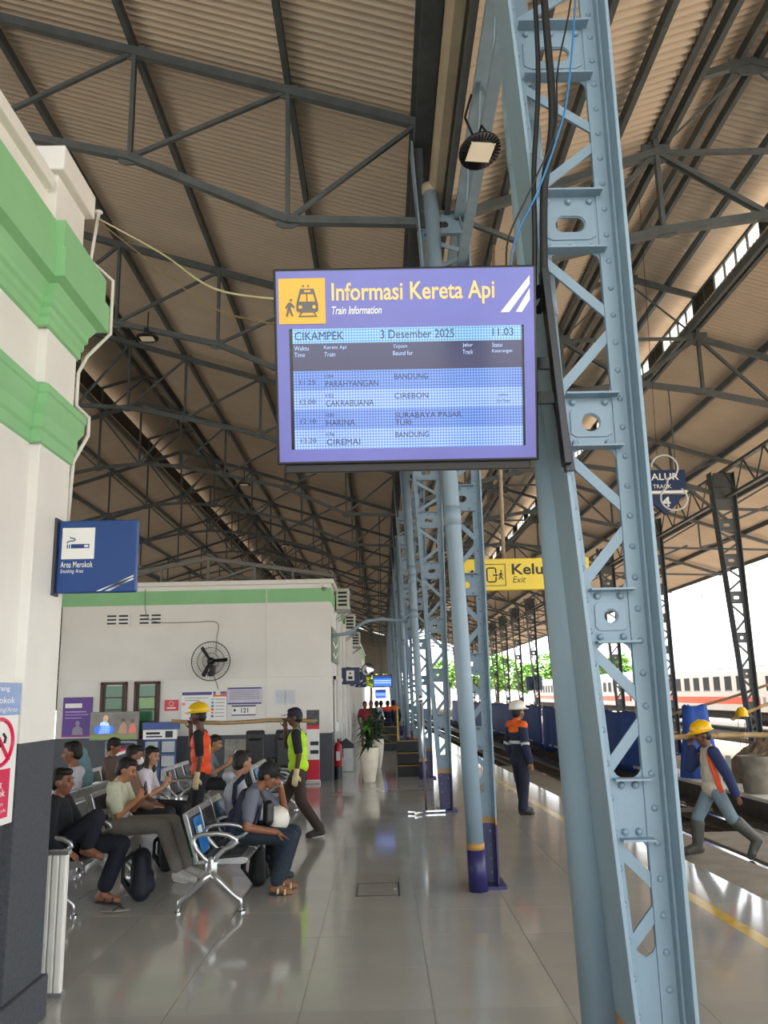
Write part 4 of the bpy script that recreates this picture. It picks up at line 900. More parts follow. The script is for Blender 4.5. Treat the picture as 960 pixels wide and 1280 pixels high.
mr = empty('convex_mirror', (-.42, 26.2, 2.58)); tag(mr, 'round convex mirror on an arm beside the projecting signs', 'mirror'); MB().lathe([(.2,.0),(.21,.02),(.2,.04)],24,(0,0,0),Matrix.Rotation(PI/2,3,'X')).build('rim',M_BLACK,mr); MB().sphere((0,-.03,0),(.19,.03,.19),20,10).build('glass',M_CHROMEP,mr,True); MB().tube([(0,.02,0),(-.7,.05,.1)],.02,8).build('arm',M_BLACK,mr)
def ftv(y, x0, x1, z0, z1, lab):
    t = empty('hanging_screen', ((x0+x1)/2, y, z0)); tag(t, lab, 'screen'); w = (x1-x0)/2; h = z1-z0
    MB().box(-w-.02,w+.02,0,.08,-.03,h+.03).build('casing', M_BLACK, t, bevel=.005); MB().box(-w,w,-.004,0,0,h).build('display', mat('display_blue','#3d74d8',.3,var=.1,emit=.28), t); MB().box(-w,w,-.007,-.004,h*.75,h).build('header_bar', mat('display_deep','#1f3f94',.3,emit=.2), t)
    for zz in (.3,.5): MB().box(-w+.02,w-.02,-.007,-.004,h*zz,h*zz+.02).build('text_row', mat('display_pale','#bcd4ff',.3,emit=.3), t)
    MB().tube([(0,.04,h),(0,.04,7.22-z0)], .015, 6).build('hanger', M_BLACK, t)
ftv(25.2, -.25, .27, 2.08, 2.38, 'blue lit departure screen hung over the platform past the planter'); ftv(36.1, -.28, .14, 1.72, 2.02, 'smaller blue lit screen hung lower behind the first screen')
# extinguisher, bin, planters
fe = empty('fire_extinguisher', (-1.04, 20.15, 0)); tag(fe, 'red fire extinguisher standing by the hall corner', 'extinguisher')
MB().lathe([(.08,.26),(.085,.28),(.085,.7),(.06,.78),(.03,.8)], 18).build('cylinder', mat('extinguisher_red','#c01528',.3), fe, True); MB().box(-.02,.02,-.02,.02,.8,.88).build('valve', M_BLACK, fe); MB().tube([(.03,0,.82),(.11,0,.75),(.11,0,.45)], .012, 6).build('hose', M_BLACK, fe); MB().lathe([(.09,0),(.09,.26),(.08,.27)],16).build('stand',M_BLACK,fe); MB().box(-.04,.05,-.09,-.084,.4,.6).build('label_plate',M_PRINTW,fe)
bn = empty('litter_bin', (-.93, 22.0, 0)); tag(bn, 'steel litter bin with black gabled lid against the hall', 'bin')
MB().box(-.17,.17,-.17,.17,0,.56).build('body', mat('brushed_steel','#b9bbbb',.35,metal=.5), bn, bevel=.01); MB().prism([(-.19,.56),(.19,.56),(.19,.66),(0,.8),(-.19,.66)], -.17, .17).build('lid', M_BLACK, bn); a = MB(); a.bar((0,-.18,.82),(.21,-.18,.66),.36*0+.02,.03,(0,1,0)); a.build('lid_trim', mat('brushed_steel','#b9bbbb',.35,metal=.5), bn)
M_LEAF = mat('dark_leaf','#2f4a2a',.45,var=.4,scale=4,rnd=.25); M_LEAFB = mat('bright_leaf','#5f9a34',.45,var=.3)
def planter(x, y, label, seed):
    p = empty('potted_plant', (x, y, 0)); tag(p, label, 'plant'); q = random.Random(seed)
    MB().lathe([(.12,0),(.135,.02),(.19,.35),(.215,.6),(.21,.7),(.2,.73),(.185,.71),(.18,.66),(.02,.66)], 26).build('pot', mat('cream_pot','#e3dcca',.4), p, True)
    MB().lathe([(.02,.655),(.18,.655),(.17,.675),(.02,.68)], 16).build('soil', mat('soil_dark','#3a2f26',.95), p)
    for i in range(5): MB().tube([(q.uniform(-.05,.05),q.uniform(-.05,.05),.66),(q.uniform(-.1,.1),q.uniform(-.1,.1),.95+.1*i)], .012, 6).build('stem', mat('stem_brown','#5d5340',.8), p)
    for i in range(90):
        a = q.uniform(0,2*PI); L = q.uniform(.34,.6); z0 = q.uniform(.74,1.25); el = q.uniform(-.3,1.2); dx, dy = math.cos(a), math.sin(a); b = MB(); pts = []
        for k in range(5):
            t = k/4; rr_ = L*t*math.cos(el); zz = z0+L*t*math.sin(el)-.35*L*t*t; wv = .036*math.sin(PI*min(t+.12,1))+.002
            pts += [(dx*rr_-dy*wv,dy*rr_+dx*wv,zz+.01),(dx*rr_+dy*wv,dy*rr_-dx*wv,zz+.01)]
        b.add(pts, [(2*k,2*k+1,2*k+3,2*k+2) for k in range(4)]); b.build('leaf', M_LEAFB if (i % 9 == 0) else M_LEAF, p)
planter(-.32, 19.25, 'dark leafy plant in a cream pot near the hall corner', 5); planter(-.2, 22.6, 'second dark leafy potted plant half hidden behind the first', 9)
# boarding steps
M_STEP = mat('step_black','#2b2e31',.6,var=.15); M_STEPY = mat('step_nosing','#a78438',.5)
def steps(x0, x1, y, label, hr=False):
    s = empty('boarding_steps', ((x0+x1)/2, y, 0)); tag(s, label, 'steps'); w = (x1-x0)/2
    for i in range(3):
        MB().box(-w,w,.32*i,1.1,.255*i,.255*(i+1)-.012).build('step', M_STEP, s, bevel=.004); MB().box(-w,w,.32*i-.006,.32*i+.04,.255*(i+1)-.02,.255*(i+1)).build('nosing', M_STEPY, s)
    if hr:
        MB().box(w-.05,w,-.02,.03,0,1.45).build('handrail_post', mat('rail_yellow','#d6bb2e',.4), s)
steps(.32, .90, 20.2, 'black boarding steps with gold nosings beside the navy pipe foot'); steps(-.1, .52, 29.5, 'second black boarding steps with a yellow post further along', True)
# chrome stand
cs = empty('queue_stand', (.66, 14.1, 0)); tag(cs, 'tall chrome pole stand with crossed feet beside a column', 'stand')
MB().tube([(0,0,.05),(-.03,0,1.1),(-.04,0,1.72)], [.022,.02,.016], 12).build('pole', M_CHROMEP, cs, True); a = MB(); a.bar((-.3,-.02,.03),(.3,.05,.03),.05,.035); a.build('foot_bar', M_CHROMEP, cs, bevel=.006); a = MB(); a.bar((-.18,-.25,.03),(.12,.2,.03),.05,.035); a.build('foot_bar', M_CHROMEP, cs, bevel=.006); MB().sphere((-.04,0,1.76),(.035,.035,.06),12,8).build('finial', M_CHROMEP, cs, True)

# ================================================================== BENCHES
def loop_path(): return [(-.01,.40),(-.07,.46),(-.135,.53),(-.165,.59),(-.15,.635),(-.09,.655),(.05,.66),(.15,.645),(.215,.61),(.225,.585),(.19,.555),(.12,.53),(.05,.47),(.02,.41)]
def bench():
    b = empty('waiting_bench', (0,0,0))
    for i in range(4):
        y = .555*i; fr = MB()
        if i in (0, 3) or True:
            fr.tube([(x,y,z) for x, z in loop_path()], .02, 8, False, 1.1, (0,1,0))
        fr.sphere((0,y,.37), (.06,.028,.1), 10, 8)
        if i in (0, 3):
            fr.tube([(0,y,.33),(.08,y,.26),(.2,y,.15),(.265,y,.10),(.275,y,.02)], [.045,.034,.026,.022,.02], 10, False, .85, (0,1,0))
            fr.tube([(0,y,.33),(-.08,y,.26),(-.2,y,.15),(-.275,y,.10),(-.285,y,.02)], [.045,.034,.026,.022,.02], 10, False, .85, (0,1,0))
        o = fr.build('leg_frame' if i in (0,3) else 'arm_loop', M_CHROME, b, True)
        if i in (0, 3):
            for x in (.277,-.287): MB().lathe([(.03,0),(.03,.012),(.015,.025)], 12, (x,y,0)).build('foot_pad', M_CHROMEP, o)
    MB().box(-.05,.02,-.02,1.685,.33,.39).build('beam', M_CHROME, b, bevel=.006)
    for i in range(3):
        y0 = .02+.555*i; y1 = y0+.515
        s = MB(); s.prism([(-.16,.40),(.27,.395),(.31,.405),(.325,.43),(.31,.45),(.27,.455),(-.12,.43),(-.16,.43)], y0, y1); so = s.build('seat', M_CHROME, b, bevel=.004)
        MB().prism([(-.13,.435),(.25,.458),(.255,.472),(-.13,.452)], y0+.035, y1-.035).build('seat_pad', M_PAD, so)
        s = MB(); s.prism([(-.15,.41),(-.12,.42),(-.225,.80),(-.245,.835),(-.275,.83),(-.27,.8)], y0, y1); bo = s.build('backrest', M_CHROME, b, bevel=.004)
        MB().prism([(-.118,.45),(-.108,.452),(-.208,.79),(-.22,.788)], y0+.05, y1-.05).build('back_pad', M_PAD, bo)
    return b
def advert(b, seats):
    M_AD = mat('advert_blue','#2a86d8',.25,var=.25,scale=9)
    for i in seats:
        y0 = .02+.555*i
        a = MB(); a.prism([(-.104,.47),(-.102,.47),(-.198,.775),(-.2,.775)], y0+.09, y0+.43); o = a.build('advert_sticker', M_AD, b)
        a = MB(); a.prism([(-.148,.62),(-.146,.62),(-.166,.70),(-.168,.70)], y0+.15, y0+.3); a.build('advert_print', M_PRINTW, o)
B0 = bench(); B0.location = (-1.555, 8.05, 0); tag(B0, 'chrome three seat bench with blue advert stickers under the man in a cap', 'bench')
BEN = [B0]
for (x, y, rz, lab) in ((-3.02,8.02,0,'chrome bench under the barefoot man in black beside the pilaster'),(-3.02,9.86,0,'chrome bench under the girl in white and the masked man'),
        (-3.86,11.55,PI,'chrome bench turned to the back wall under the man in a white shirt'),(-3.86,9.75,PI,'empty chrome bench turned to the back wall behind the man in black'),
        (-1.75,13.2,0,'chrome bench with pale stickers behind the man in the lime vest'),(-3.05,13.2,0,'chrome bench under the man in a grey shirt near the hall'),(-4.2,13.2,0,'chrome bench nearest the brochure rack under the person in a dark cap')):
    c = copy_tree(B0); c.location = (x,y,0); c.rotation_euler = (0,0,rz); tag(c, lab, 'bench'); BEN.append(c)
advert(B0, (0, 2)); advert(BEN[5], (0, 1))

# ================================================================== FAR SIDE OF THE TRACK
# tarpaulin fence
def tarp(name, p, q, z0, z1, label, seed, sag=.05, m=M_TARP):
    q_ = random.Random(seed); n = 60; k = 8; P = Vector((p[0],p[1],0)); Q = Vector((q[0],q[1],0)); d = (Q-P); L = d.length; d /= L; nr = Vector((-d.y,d.x,0)); b = MB()
    ph = [q_.uniform(0,6) for _ in range(5)]
    for i in range(n+1):
        for j in range(k+1):
            t = i/n*L; v = j/k; off = .025*math.sin(t*2.1+ph[0])+.02*math.sin(t*5.3+ph[1]+v*1.2)+.014*math.sin(t*9.1+ph[2]+v*2)
            zt = z1-sag*abs(math.sin(t*PI/1.8+ph[3])); zb = z0+.05*math.sin(t*1.7+ph[4])
            pt = P+d*t+nr*off*(1-.6*v); b.v.append((pt.x-P.x, pt.y-P.y, zb+(zt-zb)*v))
    for i in range(n):
        for j in range(k): b.f.append((i*(k+1)+j,(i+1)*(k+1)+j,(i+1)*(k+1)+j+1,i*(k+1)+j+1))
    root = empty(name, (P.x,P.y,0)); tag(root, label, 'tarpaulin'); o = b.build('sheet', m, root, True); s = o.modifiers.new('solid','SOLIDIFY'); s.thickness = .004
    for i in range(int(L/2.2)+1):
        t = min(i*2.2,L); pt = d*t-nr*.06; MB().tube([(pt.x,pt.y,-.05),(pt.x,pt.y,z1+.04)], .02, 6).build('stake', M_BAMBOO, root)
    MB().tube([(-nr.x*.06,-nr.y*.06,z1),(d.x*L-nr.x*.06,d.y*L-nr.y*.06,z1)], .015, 6).build('top_rope', M_BAMBOO, root)
tarp('tarpaulin_fence', (sk(6.58,19.3),19.3), (sk(6.58,32),32), -.2, 1.32, 'blue tarpaulin fence hung along the far platform edge by the dirt heap', 1)
tarp('tarpaulin_fence', (sk(6.58,32.2),32.2), (sk(6.58,62),62), -.2, 1.36, 'long blue tarpaulin fence continuing along the far platform', 2)
tarp('tarpaulin_sheet', (8.8,19.45), (9.6,19.75), .1, 1.75, 'bright blue tarpaulin sheet tied to the dark column', 3, .15, mat('bright_blue_tarp','#2450a8',.6,var=.25,scale=2.5))
tb = MB()
q_ = random.Random(4)
for i in range(17):
    for j in range(9):
        u = 2*PI*i/16; v = j/8; r = .36*(1-.35*v*v)+.04*math.sin(3*u+4*v)+.03*math.sin(5*u); tb.v.append((r*math.cos(u), r*.8*math.sin(u), 1.5*v+.04*math.sin(4*u)))
for i in range(16):
    for j in range(8): tb.f.append((i*9+j,(i+1)*9+j,(i+1)*9+j+1,i*9+j+1))
tb.f.append(tuple(i*9+8 for i in range(16)))
tag(tb.build('covered_stack', M_TARP, smooth=True, loc=(6.66,18.6,-.03)), 'stack wrapped in blue tarpaulin at the end of the fence behind the worker', 'covered stack')
# soil heap, bucket, poles
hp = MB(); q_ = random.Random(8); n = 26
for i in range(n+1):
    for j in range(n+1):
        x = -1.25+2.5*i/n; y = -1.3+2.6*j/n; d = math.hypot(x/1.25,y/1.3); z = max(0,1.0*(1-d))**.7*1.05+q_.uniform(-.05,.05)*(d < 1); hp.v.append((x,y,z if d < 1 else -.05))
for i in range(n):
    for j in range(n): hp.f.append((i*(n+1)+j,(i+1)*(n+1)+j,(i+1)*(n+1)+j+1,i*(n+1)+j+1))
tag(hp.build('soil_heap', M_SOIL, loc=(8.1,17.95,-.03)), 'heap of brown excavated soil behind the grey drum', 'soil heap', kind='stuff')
lumps = []
for _try in range(300):
    lp = (q_.uniform(6.75,7.6),q_.uniform(16.0,16.75))
    if len(lumps) < 8 and all(math.hypot(lp[0]-a_,lp[1]-b_) > .3 for a_, b_ in lumps): lumps.append(lp)
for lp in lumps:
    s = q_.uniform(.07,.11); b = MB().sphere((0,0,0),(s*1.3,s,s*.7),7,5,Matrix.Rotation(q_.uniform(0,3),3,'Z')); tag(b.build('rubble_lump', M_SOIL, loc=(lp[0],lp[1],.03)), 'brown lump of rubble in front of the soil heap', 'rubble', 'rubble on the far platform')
bk2 = empty('mortar_drum', (6.62, 15.75, 0)); tag(bk2, 'cement crusted grey drum standing on the far platform kerb', 'bucket')
MB().lathe([(.2,0),(.22,.01),(.27,.6),(.285,.62),(.28,.64),(.26,.63),(.21,.05),(.02,.04)], 26).build('shell', mat('cement_drum','#857f73',.75,var=.4,scale=5,bump=.3), bk2, True); MB().lathe([(.02,.45),(.24,.45),(.24,.47),(.02,.5)],16).build('mortar',M_CONC,bk2); MB().tube([(.28,0,.55),(.31,0,.35),(.27,.02,.25)],.012,6).build('handle',M_RAIL,bk2)
def bamboo(p, q, r, label, group=None):
    P = Vector(p); Q = Vector(q); d = (Q-P); L = d.length; b = MB(); pts = []; rs = []; n = max(4,int(L/.3))
    for i in range(n+1):
        t = i/n
        for e, k in ((-.008,1),(0,1.14),(.008,1)): 
            tt = min(max(t+e/L,0),1); pts.append(P+d*tt+Vector((0,0,.02*math.sin(tt*7)))); rs.append(r*k*(1-.15*t))
    o = b.tube([tuple(x-P) for x in pts], rs, 8).build('bamboo_pole', M_BAMBOO, smooth=True, loc=p); tag(o, label, 'pole', group); return o
bamboo((6.4,21.5,1.0),(9.0,19.6,1.95),.035,'bamboo pole slanting from the tarpaulin fence to the dark column'); bamboo((7.6,19.0,1.15),(9.05,18.6,1.8),.04,'pale bamboo pole propped against the dark column above the worker')
stake = empty('helmet_stake', (7.75, 18.8, -.02)); tag(stake, 'yellow helmet hung on iron stakes behind the pole carrying worker', 'helmet'); 
for x in (-.1,.04,.1): MB().tube([(x,0,0),(x,0,1.25)], .008, 5).build('stake', M_RAIL, stake)
MB().lathe([(.15,1.24),(.13,1.27),(.12,1.36),(.07,1.43),(.01,1.45)], 16).build('helmet_shell', mat('helmet_yellow','#f0bb14',.35,var=.06), stake, True)
for i in range(3):
    o = MB().sphere((0,0,0),(.035,.035,.035),8,6).build('warning_lamp', mat('lamp_yellow','#f3cf2b',.4), loc=(sk(7.2,16.6)+.16*i,16.6,.22-.05*i)); tag(o,'small yellow warning lamp on the rubble beside the drum','lamp','warning lamps by the drum'); MB().tube([(0,0,0),(0,0,-.25)],.01,5).build('stem',M_RAIL,o)
o = MB(); o.bar((6.75,17.3,.0),(6.65,17.0,.55),.1,.02); tag(o.build('metal_offcut', mat('galv_sheet','#b9c6cc',.3,metal=.6)), 'pale metal offcut leaning on the far kerb behind the worker', 'offcut')
# train
TX = 17.2
M_TRW = mat('coach_white','#dcd6d0',.35,var=.04); M_TRO = mat('coach_orange','#f0562c',.4,var=.04); M_TRG = mat('coach_grey','#8d8f94',.45); M_TRK = mat('coach_underframe','#2d2c2b',.8); M_TRGL = mat('coach_glass','#23272e',.45,var=.3,spec=.2)
gtr = MB(); gtr.box(15.4,22,10,101,-.5,-.3); tag(gtr.build('gravel_bed', M_BALLAST), 'dark gravel bed under the parked train', 'gravel bed')
def coach(y0, y1, label, stripe_end):
    c = empty('passenger_coach', (TX, (y0+y1)/2, -.25)); tag(c, label, 'train coach'); h = (y1-y0)/2
    prof = [(0,.95),(0,2.75),(.12,3.0),(.55,3.25),(1.35,3.33),(2.15,3.25),(2.58,3.0),(2.7,2.75),(2.7,.95)]
    MB().prism(prof, -h, h).build('body', M_TRW, c); MB().prism([(.1,3.02),(.55,3.27),(1.35,3.35),(2.15,3.27),(2.6,3.02)], -h, h).build('roof', M_TRG, c)
    MB().box(.1,2.6,-h,h,.55,.95).build('underframe', M_TRK, c)
    for s in (-1, 1):
        b = MB(); b.box(.3,2.4,s*(h-3)-1.4,s*(h-3)+1.4,.3,.6)
        for yy in (-1,1):
            for xx in (.5,2.1): b.lathe([(.4,-.06),(.4,.06)],16,(xx,s*(h-3)+yy,.42),Matrix.Rotation(PI/2,3,'Y'))
        b.build('bogie', M_TRK, c)
    n = int((2*h-4)/1.45)
    for i in range(n):
        y = -h+2.6+1.45*i; MB().box(-.012,.004,y-.42,y+.42,1.95,2.62).build('window_pane', M_TRGL, c); MB().box(-.02,.0,y-.46,y+.46,1.9,1.95).build('window_sill', M_TRG, c)
    for y in (-h+1.0, h-1.0): MB().box(-.014,.004,y-.4,y+.4,1.0,2.75).build('door', M_TRW, c); MB().box(-.02,.0,y-.22,y+.22,1.9,2.55).build('door_pane', M_TRGL, c)
    MB().box(-.01,.004,-h+2 if stripe_end else -h,h,1.28,1.62).build('orange_stripe', M_TRO, c)
    MB().box(-.01,.004,-h,-h+1.7,1.28,1.62).build('grey_stripe', M_TRG, c)
coach(37.5, 57.5, 'white passenger coach with orange stripe and grey end beyond the soil heap', True); coach(58.5, 78.5, 'white passenger coach with orange stripe behind the tarpaulin fence', False); coach(79.5, 99.5, 'furthest white coach seen between the dark columns', False); coach(16.5, 36.5, 'white passenger coach nearest the bright blue tarpaulin', True)
# white boundary wall with posts, behind the coaches
bw = empty('boundary_wall', (30, 70, -.5)); tag(bw, 'long white wall with vertical posts beyond the far tracks', 'wall'); MB().box(-.1,.1,-60,80,0,3.0).build('wall_panel', M_WHITE, bw)
for i in range(46): MB().box(-.2,-.08,-60+3*i,-59.6+3*i,0,3.1).build('post', M_CONCW, bw)
# trees
def leafcloud(b, c, r, n, q, s0=.12, s1=.3):
    for i in range(n):
        while True:
            p = Vector((q.uniform(-1,1),q.uniform(-1,1),q.uniform(-1,1)))
            if .35 < p.length < 1: break
        p = Vector((p.x*r[0],p.y*r[1],p.z*r[2]))+Vector(c); s = q.uniform(s0,s1); a = q.uniform(0,6); t = q.uniform(-.8,.8)
        u = Vector((math.cos(a)*s,math.sin(a)*s,t*s)); w = Vector((-math.sin(a)*s*.6,math.cos(a)*s*.6,q.uniform(-.5,.5)*s))
        b.add([p-u,p+w,p+u,p-w],[(0,1,2,3)])
def tree(x, y, h, r, label, seed, group=None, hx='#5f8a3a'):
    t = empty('tree', (x,y,-.5)); tag(t, label, 'tree', group); q = random.Random(seed)
    MB().tube([(0,0,0),(.1,.1,h*.35),(0,.2,h*.6)], [.25,.18,.1], 8).build('trunk', M_WOOD, t)
    b = MB()
    for i in range(6): leafcloud(b,(q.uniform(-.5,.5)*r,q.uniform(-.5,.5)*r,h*(.5+.45*q.random())),(r*.6,r*.6,h*.18),330,q,.18,.42)
    b.build('crown', mat('tree_leaf_'+hx[1:],hx,.6,var=.35,scale=1.5), t)
for i, (x, y, h, r) in enumerate(((13,108,5.8,2.6),(19.5,111,6.2,3),(25.5,108,6.0,2.6),(16,121,7,3.2),(24,121,7,3.4),(10,130,7,3.4),(26,96,5.6,2.4))): tree(x,y,h,r,'green tree beyond the far tracks and white wall',20+i,'trees beyond the tracks','#6f9a48')
tree(-1.5,110,8,3,'bright yellow green tree closing the far end of the platform',41,None,'#a8b84a')
tree(-10.5,21.5,5.5,2.6,'leafy tree outside the gap left of the white hall',42,None,'#8aa044'); tree(-11.2,28.5,6,2.4,'taller tree outside behind the hall gap',43,None,'#8aa044')
# radio mast
ms = empty('radio_mast', (55.5,146,-.5)); tag(ms, 'pale lattice radio mast far beyond the parked train', 'mast'); M_MAST = mat('mast_grey','#8c9094',.6)
for sx in (-1,1):
    for sy in (-1,1): b = MB(); b.bar((sx*1.2,sy*1.2,0),(sx*.3,sy*.3,26),.14,.14); b.build('leg', M_MAST, ms)
for i in range(13):
    z = 2*i; w0 = 1.2-.9*z/26; w1 = 1.2-.9*(z+2)/26
    for sx in (-1,1): b = MB(); b.bar((sx*w0,-w0,z),(sx*w1,w1,z+2),.07,.07); b.build('brace', M_MAST, ms); b = MB(); b.bar((-w0,sx*w0,z),(w1,sx*w1,z+2),.07,.07); b.build('brace', M_MAST, ms)
for z, s in ((17,1.2),(19,1.6),(21,1.3),(24,.7)):
    for a in range(5): MB().box(s*math.cos(a*1.256)-.16,s*math.cos(a*1.256)+.16,s*math.sin(a*1.256)-.1,s*math.sin(a*1.256)+.1,z,z+1.7).build('antenna_panel', M_MAST, ms)
MB().tube([(0,0,26),(0,0,30)],.06,6).build('spike',M_MAST,ms)
# frames hung between far columns
nf = empty('notice_board', (8.34, 41.6, 2.55)); tag(nf, 'brown framed pale board hung between the dark far columns', 'board'); MB().box(-.05,.05,-.6,.6,0,.9).build('frame', mat('frame_brown','#4e3a30',.5), nf); MB().box(-.06,.06,-.5,.5,.1,.8).build('pale_panel', mat('panel_pale','#d7c0ae',.5), nf); MB().tube([(0,0,.9),(0,0,3.77)],.02,6).build('hanger',M_DARKSTEEL,nf)
nf = empty('notice_board', (8.34, 47.5, 1.9)); tag(nf, 'small dark box sign hung between the far columns below the brown board', 'board'); MB().box(-.45,.45,-.05,.05,0,.75).build('panel', M_SIGNNAVY, nf); MB().tube([(0,0,.75),(0,0,4.42)],.02,6).build('hanger',M_DARKSTEEL,nf)
# ================================================================== PEOPLE
def remesh(mb, vox, it=5):
    o = bpy.data.objects.new('tmp', mb.mesh('tmp')); m = o.modifiers.new('r','REMESH'); m.mode = 'VOXEL'; m.voxel_size = vox
    s = o.modifiers.new('s','SMOOTH'); s.iterations = it; s.factor = .5
    me = evaluate(o); me.polygons.foreach_set('use_smooth', [True]*len(me.polygons)); return me
def V(*a): return Vector(a)
def frame(yaw, pitch, roll=0): return Matrix.Rotation(yaw,3,'Z') @ Matrix.Rotation(pitch,3,'Y') @ Matrix.Rotation(roll,3,'X')
def basis(d, n):
    d = d.normalized(); n = (n-d*n.dot(d)).normalized(); s = n.cross(d); return d, n, s
def hand(mb, w, d, n, curl, side, k=1., inf=0.):
    d, n, s = basis(Vector(d), Vector(n)); s = s*side
    M = Matrix((d,s,n)).transposed(); mb.sphere(w+d*.045*k, (.052*k+inf,.041*k+inf,.017*k+inf), 10, 8, M); mb.cap(w-d*.02, w+d*.02, .027*k+inf, .026*k+inf)
    for i, L in enumerate((.9,1.,.95,.75)):
        p = w+d*.085*k+s*(.03-.02*i)*k; a = curl*.5; dd = d*math.cos(a)+n*math.sin(a)
        for j, sl in enumerate((.038,.027,.022)):
            q = p+dd*sl*L*k; mb.cap(p, q, (.0092-.0008*j)*k+inf, (.0086-.0008*j)*k+inf, 8); p = q; a += curl; dd = d*math.cos(a)+n*math.sin(a)
    p = w+d*.025*k+s*.03*k; dd = (d*.62+s*.68+n*.3).normalized(); q = p+dd*.045*k; mb.cap(p,q,.012*k+inf,.0105*k+inf,8); dd = (d*.9+s*.2+n*.35).normalized(); mb.cap(q,q+dd*.032*k,.0105*k+inf,.0085*k+inf,8)
def skinmat(hx): return mat('skin_'+hx[1:], hx, .5, var=.06, scale=10)
def cloth(hx, r=.85): return mat('cloth_'+hx[1:], hx, r, var=.14, scale=14, bump=.15, bscale=30)
def person(label, pos, rz, J, look, vox=.011):
    P = empty('person', pos, rz); tag(P, label, 'person', look.get('group'))
    g = {k: Vector(v) if isinstance(v, (tuple, list)) and len(v) == 3 and k not in ('hrot',) else v for k, v in J.items()}
    pel, ch, hd = g['pelvis'], g['chest'], g['head']; ty = g.get('tyaw', 0.); up = (ch-pel).normalized(); sd = Vector((-math.sin(ty),math.cos(ty),0)); fw = sd.cross(up).normalized(); k = g.get('k', 1.)
    TM = Matrix((fw,sd,up)).transposed(); HM = frame(*g['hrot']); sh = {s: ch+sd*s*.165*k+up*.02 for s in (1,-1)}
    hs = Vector((-math.sin(g.get('pyaw',ty)),math.cos(g.get('pyaw',ty)),0)); hip = {s: pel+hs*s*.085*k-up*.02 for s in (1,-1)}
    el = {1:g['el'],-1:g['er']}; wr = {1:g['wl'],-1:g['wr']}; kn = {1:g['kl'],-1:g['kr']}; an = {1:g['al'],-1:g['ar']}
    tdir = {1:Vector(g.get('tl',(1,.1,-.12))),-1:Vector(g.get('tr',(1,-.1,-.12)))}
    hdir = {1:g.get('hdl'),-1:g.get('hdr')}; hn = {1:g.get('hnl',(0,-1,0)),-1:g.get('hnr',(0,1,0))}; curl = {1:g.get('cl',.35),-1:g.get('cr',.35)}
    for s in (1,-1):
        if hdir[s] is None: hdir[s] = wr[s]-el[s]
    fat = look.get('fat', 1.)
    def torso(mb, inf, low=0.):
        mb.sphere(pel-up*low, (.105*k*fat+inf,.15*k+inf,.10*k+inf), 14, 10, TM); mid = pel.lerp(ch,.45); mb.sphere(mid+fw*.01, (.1*k*fat+inf,.132*k+inf,.16*k+inf), 14, 10, TM)
        mb.sphere(ch-up*.1*k, (.105*k+inf,.155*k+inf,.15*k+inf), 14, 10, TM); mb.cap(sh[1]-sd*.03,sh[-1]+sd*.03,.058*k+inf,.058*k+inf); mb.cap(ch-up*.05,ch+up*.03,.08*k+inf,.06*k+inf)
    def arm(mb, s, inf, frac):   # frac 0..2 (1 = elbow, 2 = wrist)
        mb.cap(sh[s], sh[s].lerp(el[s],min(frac,1)), .05*k+inf, .042*k+inf)
        if frac > 1: mb.cap(el[s], el[s].lerp(wr[s],frac-1), .041*k+inf, .031*k+inf)
    def leg(mb, s, inf, frac, flare=0.):
        mb.cap(hip[s], hip[s].lerp(kn[s],min(frac,1)), .08*k+inf, .058*k+inf+flare*.5)
        if frac > 1: mb.cap(kn[s], kn[s].lerp(an[s],frac-1), .056*k+inf+flare*.4, .04*k+inf+flare)
    def foot(mb, s, inf, L=.15):
        t = tdir[s].normalized(); a = an[s]; mb.sphere(a-t*.03+V(0,0,-.035)*k, (.036+inf,.034+inf,.034+inf), 10, 8); d0 = a+t*.02+V(0,0,-.02)*k
        mb.cap(d0, a+t*L*k+V(0,0,-.045)*k, .042*k+inf, .026*k+inf); mb.cap(a-t*.03+V(0,0,-.045)*k, a+t*L*k+V(0,0,-.052)*k, .03*k+inf, .026*k+inf)
        side_ = t.cross(V(0,0,1)).normalized(); mb.cap(a+t*L*.8*k+side_*.018+V(0,0,-.048)*k, a+t*L*.8*k-side_*.018+V(0,0,-.048)*k, .026*k+inf, .026*k+inf)
    # ---- body
    b = MB(); torso(b, -.004); h = lambda x, y, z: hd+HM @ V(x*k,y*k,z*k)
    b.sphere(h(-.005,0,.015),(.096*k,.077*k,.1*k),16,12,HM); b.sphere(h(.022,0,-.055),(.07*k,.06*k,.066*k),14,10,HM); b.cap(h(.05,0,-.095),h(.062,0,-.09),.026*k,.022*k)
    b.cap(h(.088,0,.012),h(.112,0,-.028),.01*k,.0155*k,10); b.cap(h(.1,.014,-.034),h(.1,-.014,-.034),.011*k,.011*k,8); b.cap(h(.083,-.035,.028),h(.083,.035,.028),.014*k,.014*k,8); b.cap(h(.086,-.018,-.062),h(.086,.018,-.062),.0095*k,.0095*k,8)
    for s in (1,-1): b.sphere(h(-.005,.079*s,-.012),(.024*k,.012*k,.034*k),10,8,HM); b.sphere(h(.06,.04*s,-.03),(.03*k,.025*k,.03*k),8,6,HM)
    b.cap(ch+up*.03, h(-.015,0,-.07), .058*k, .052*k)
    for s in (1,-1): arm(b, s, 0, 2); hand(b, wr[s], hdir[s], hn[s], curl[s], -s, k); leg(b, s, 0, 2); foot(b, s, 0)
    body = obj('body', remesh(b, vox, 3), skinmat(look['skin']), P)
    MK = mat('eye_dark','#1c1614',.25)
    for s in (1,-1): MB().sphere(h(.084,.033*s,.004),(.008*k,.013*k,.007*k),8,6,HM).build('eye', MK, P, True); MB().cap(h(.094,.02*s,.028),h(.088,.05*s,.03),.0045*k,.0035*k,6).build('eyebrow', MK, P, True)
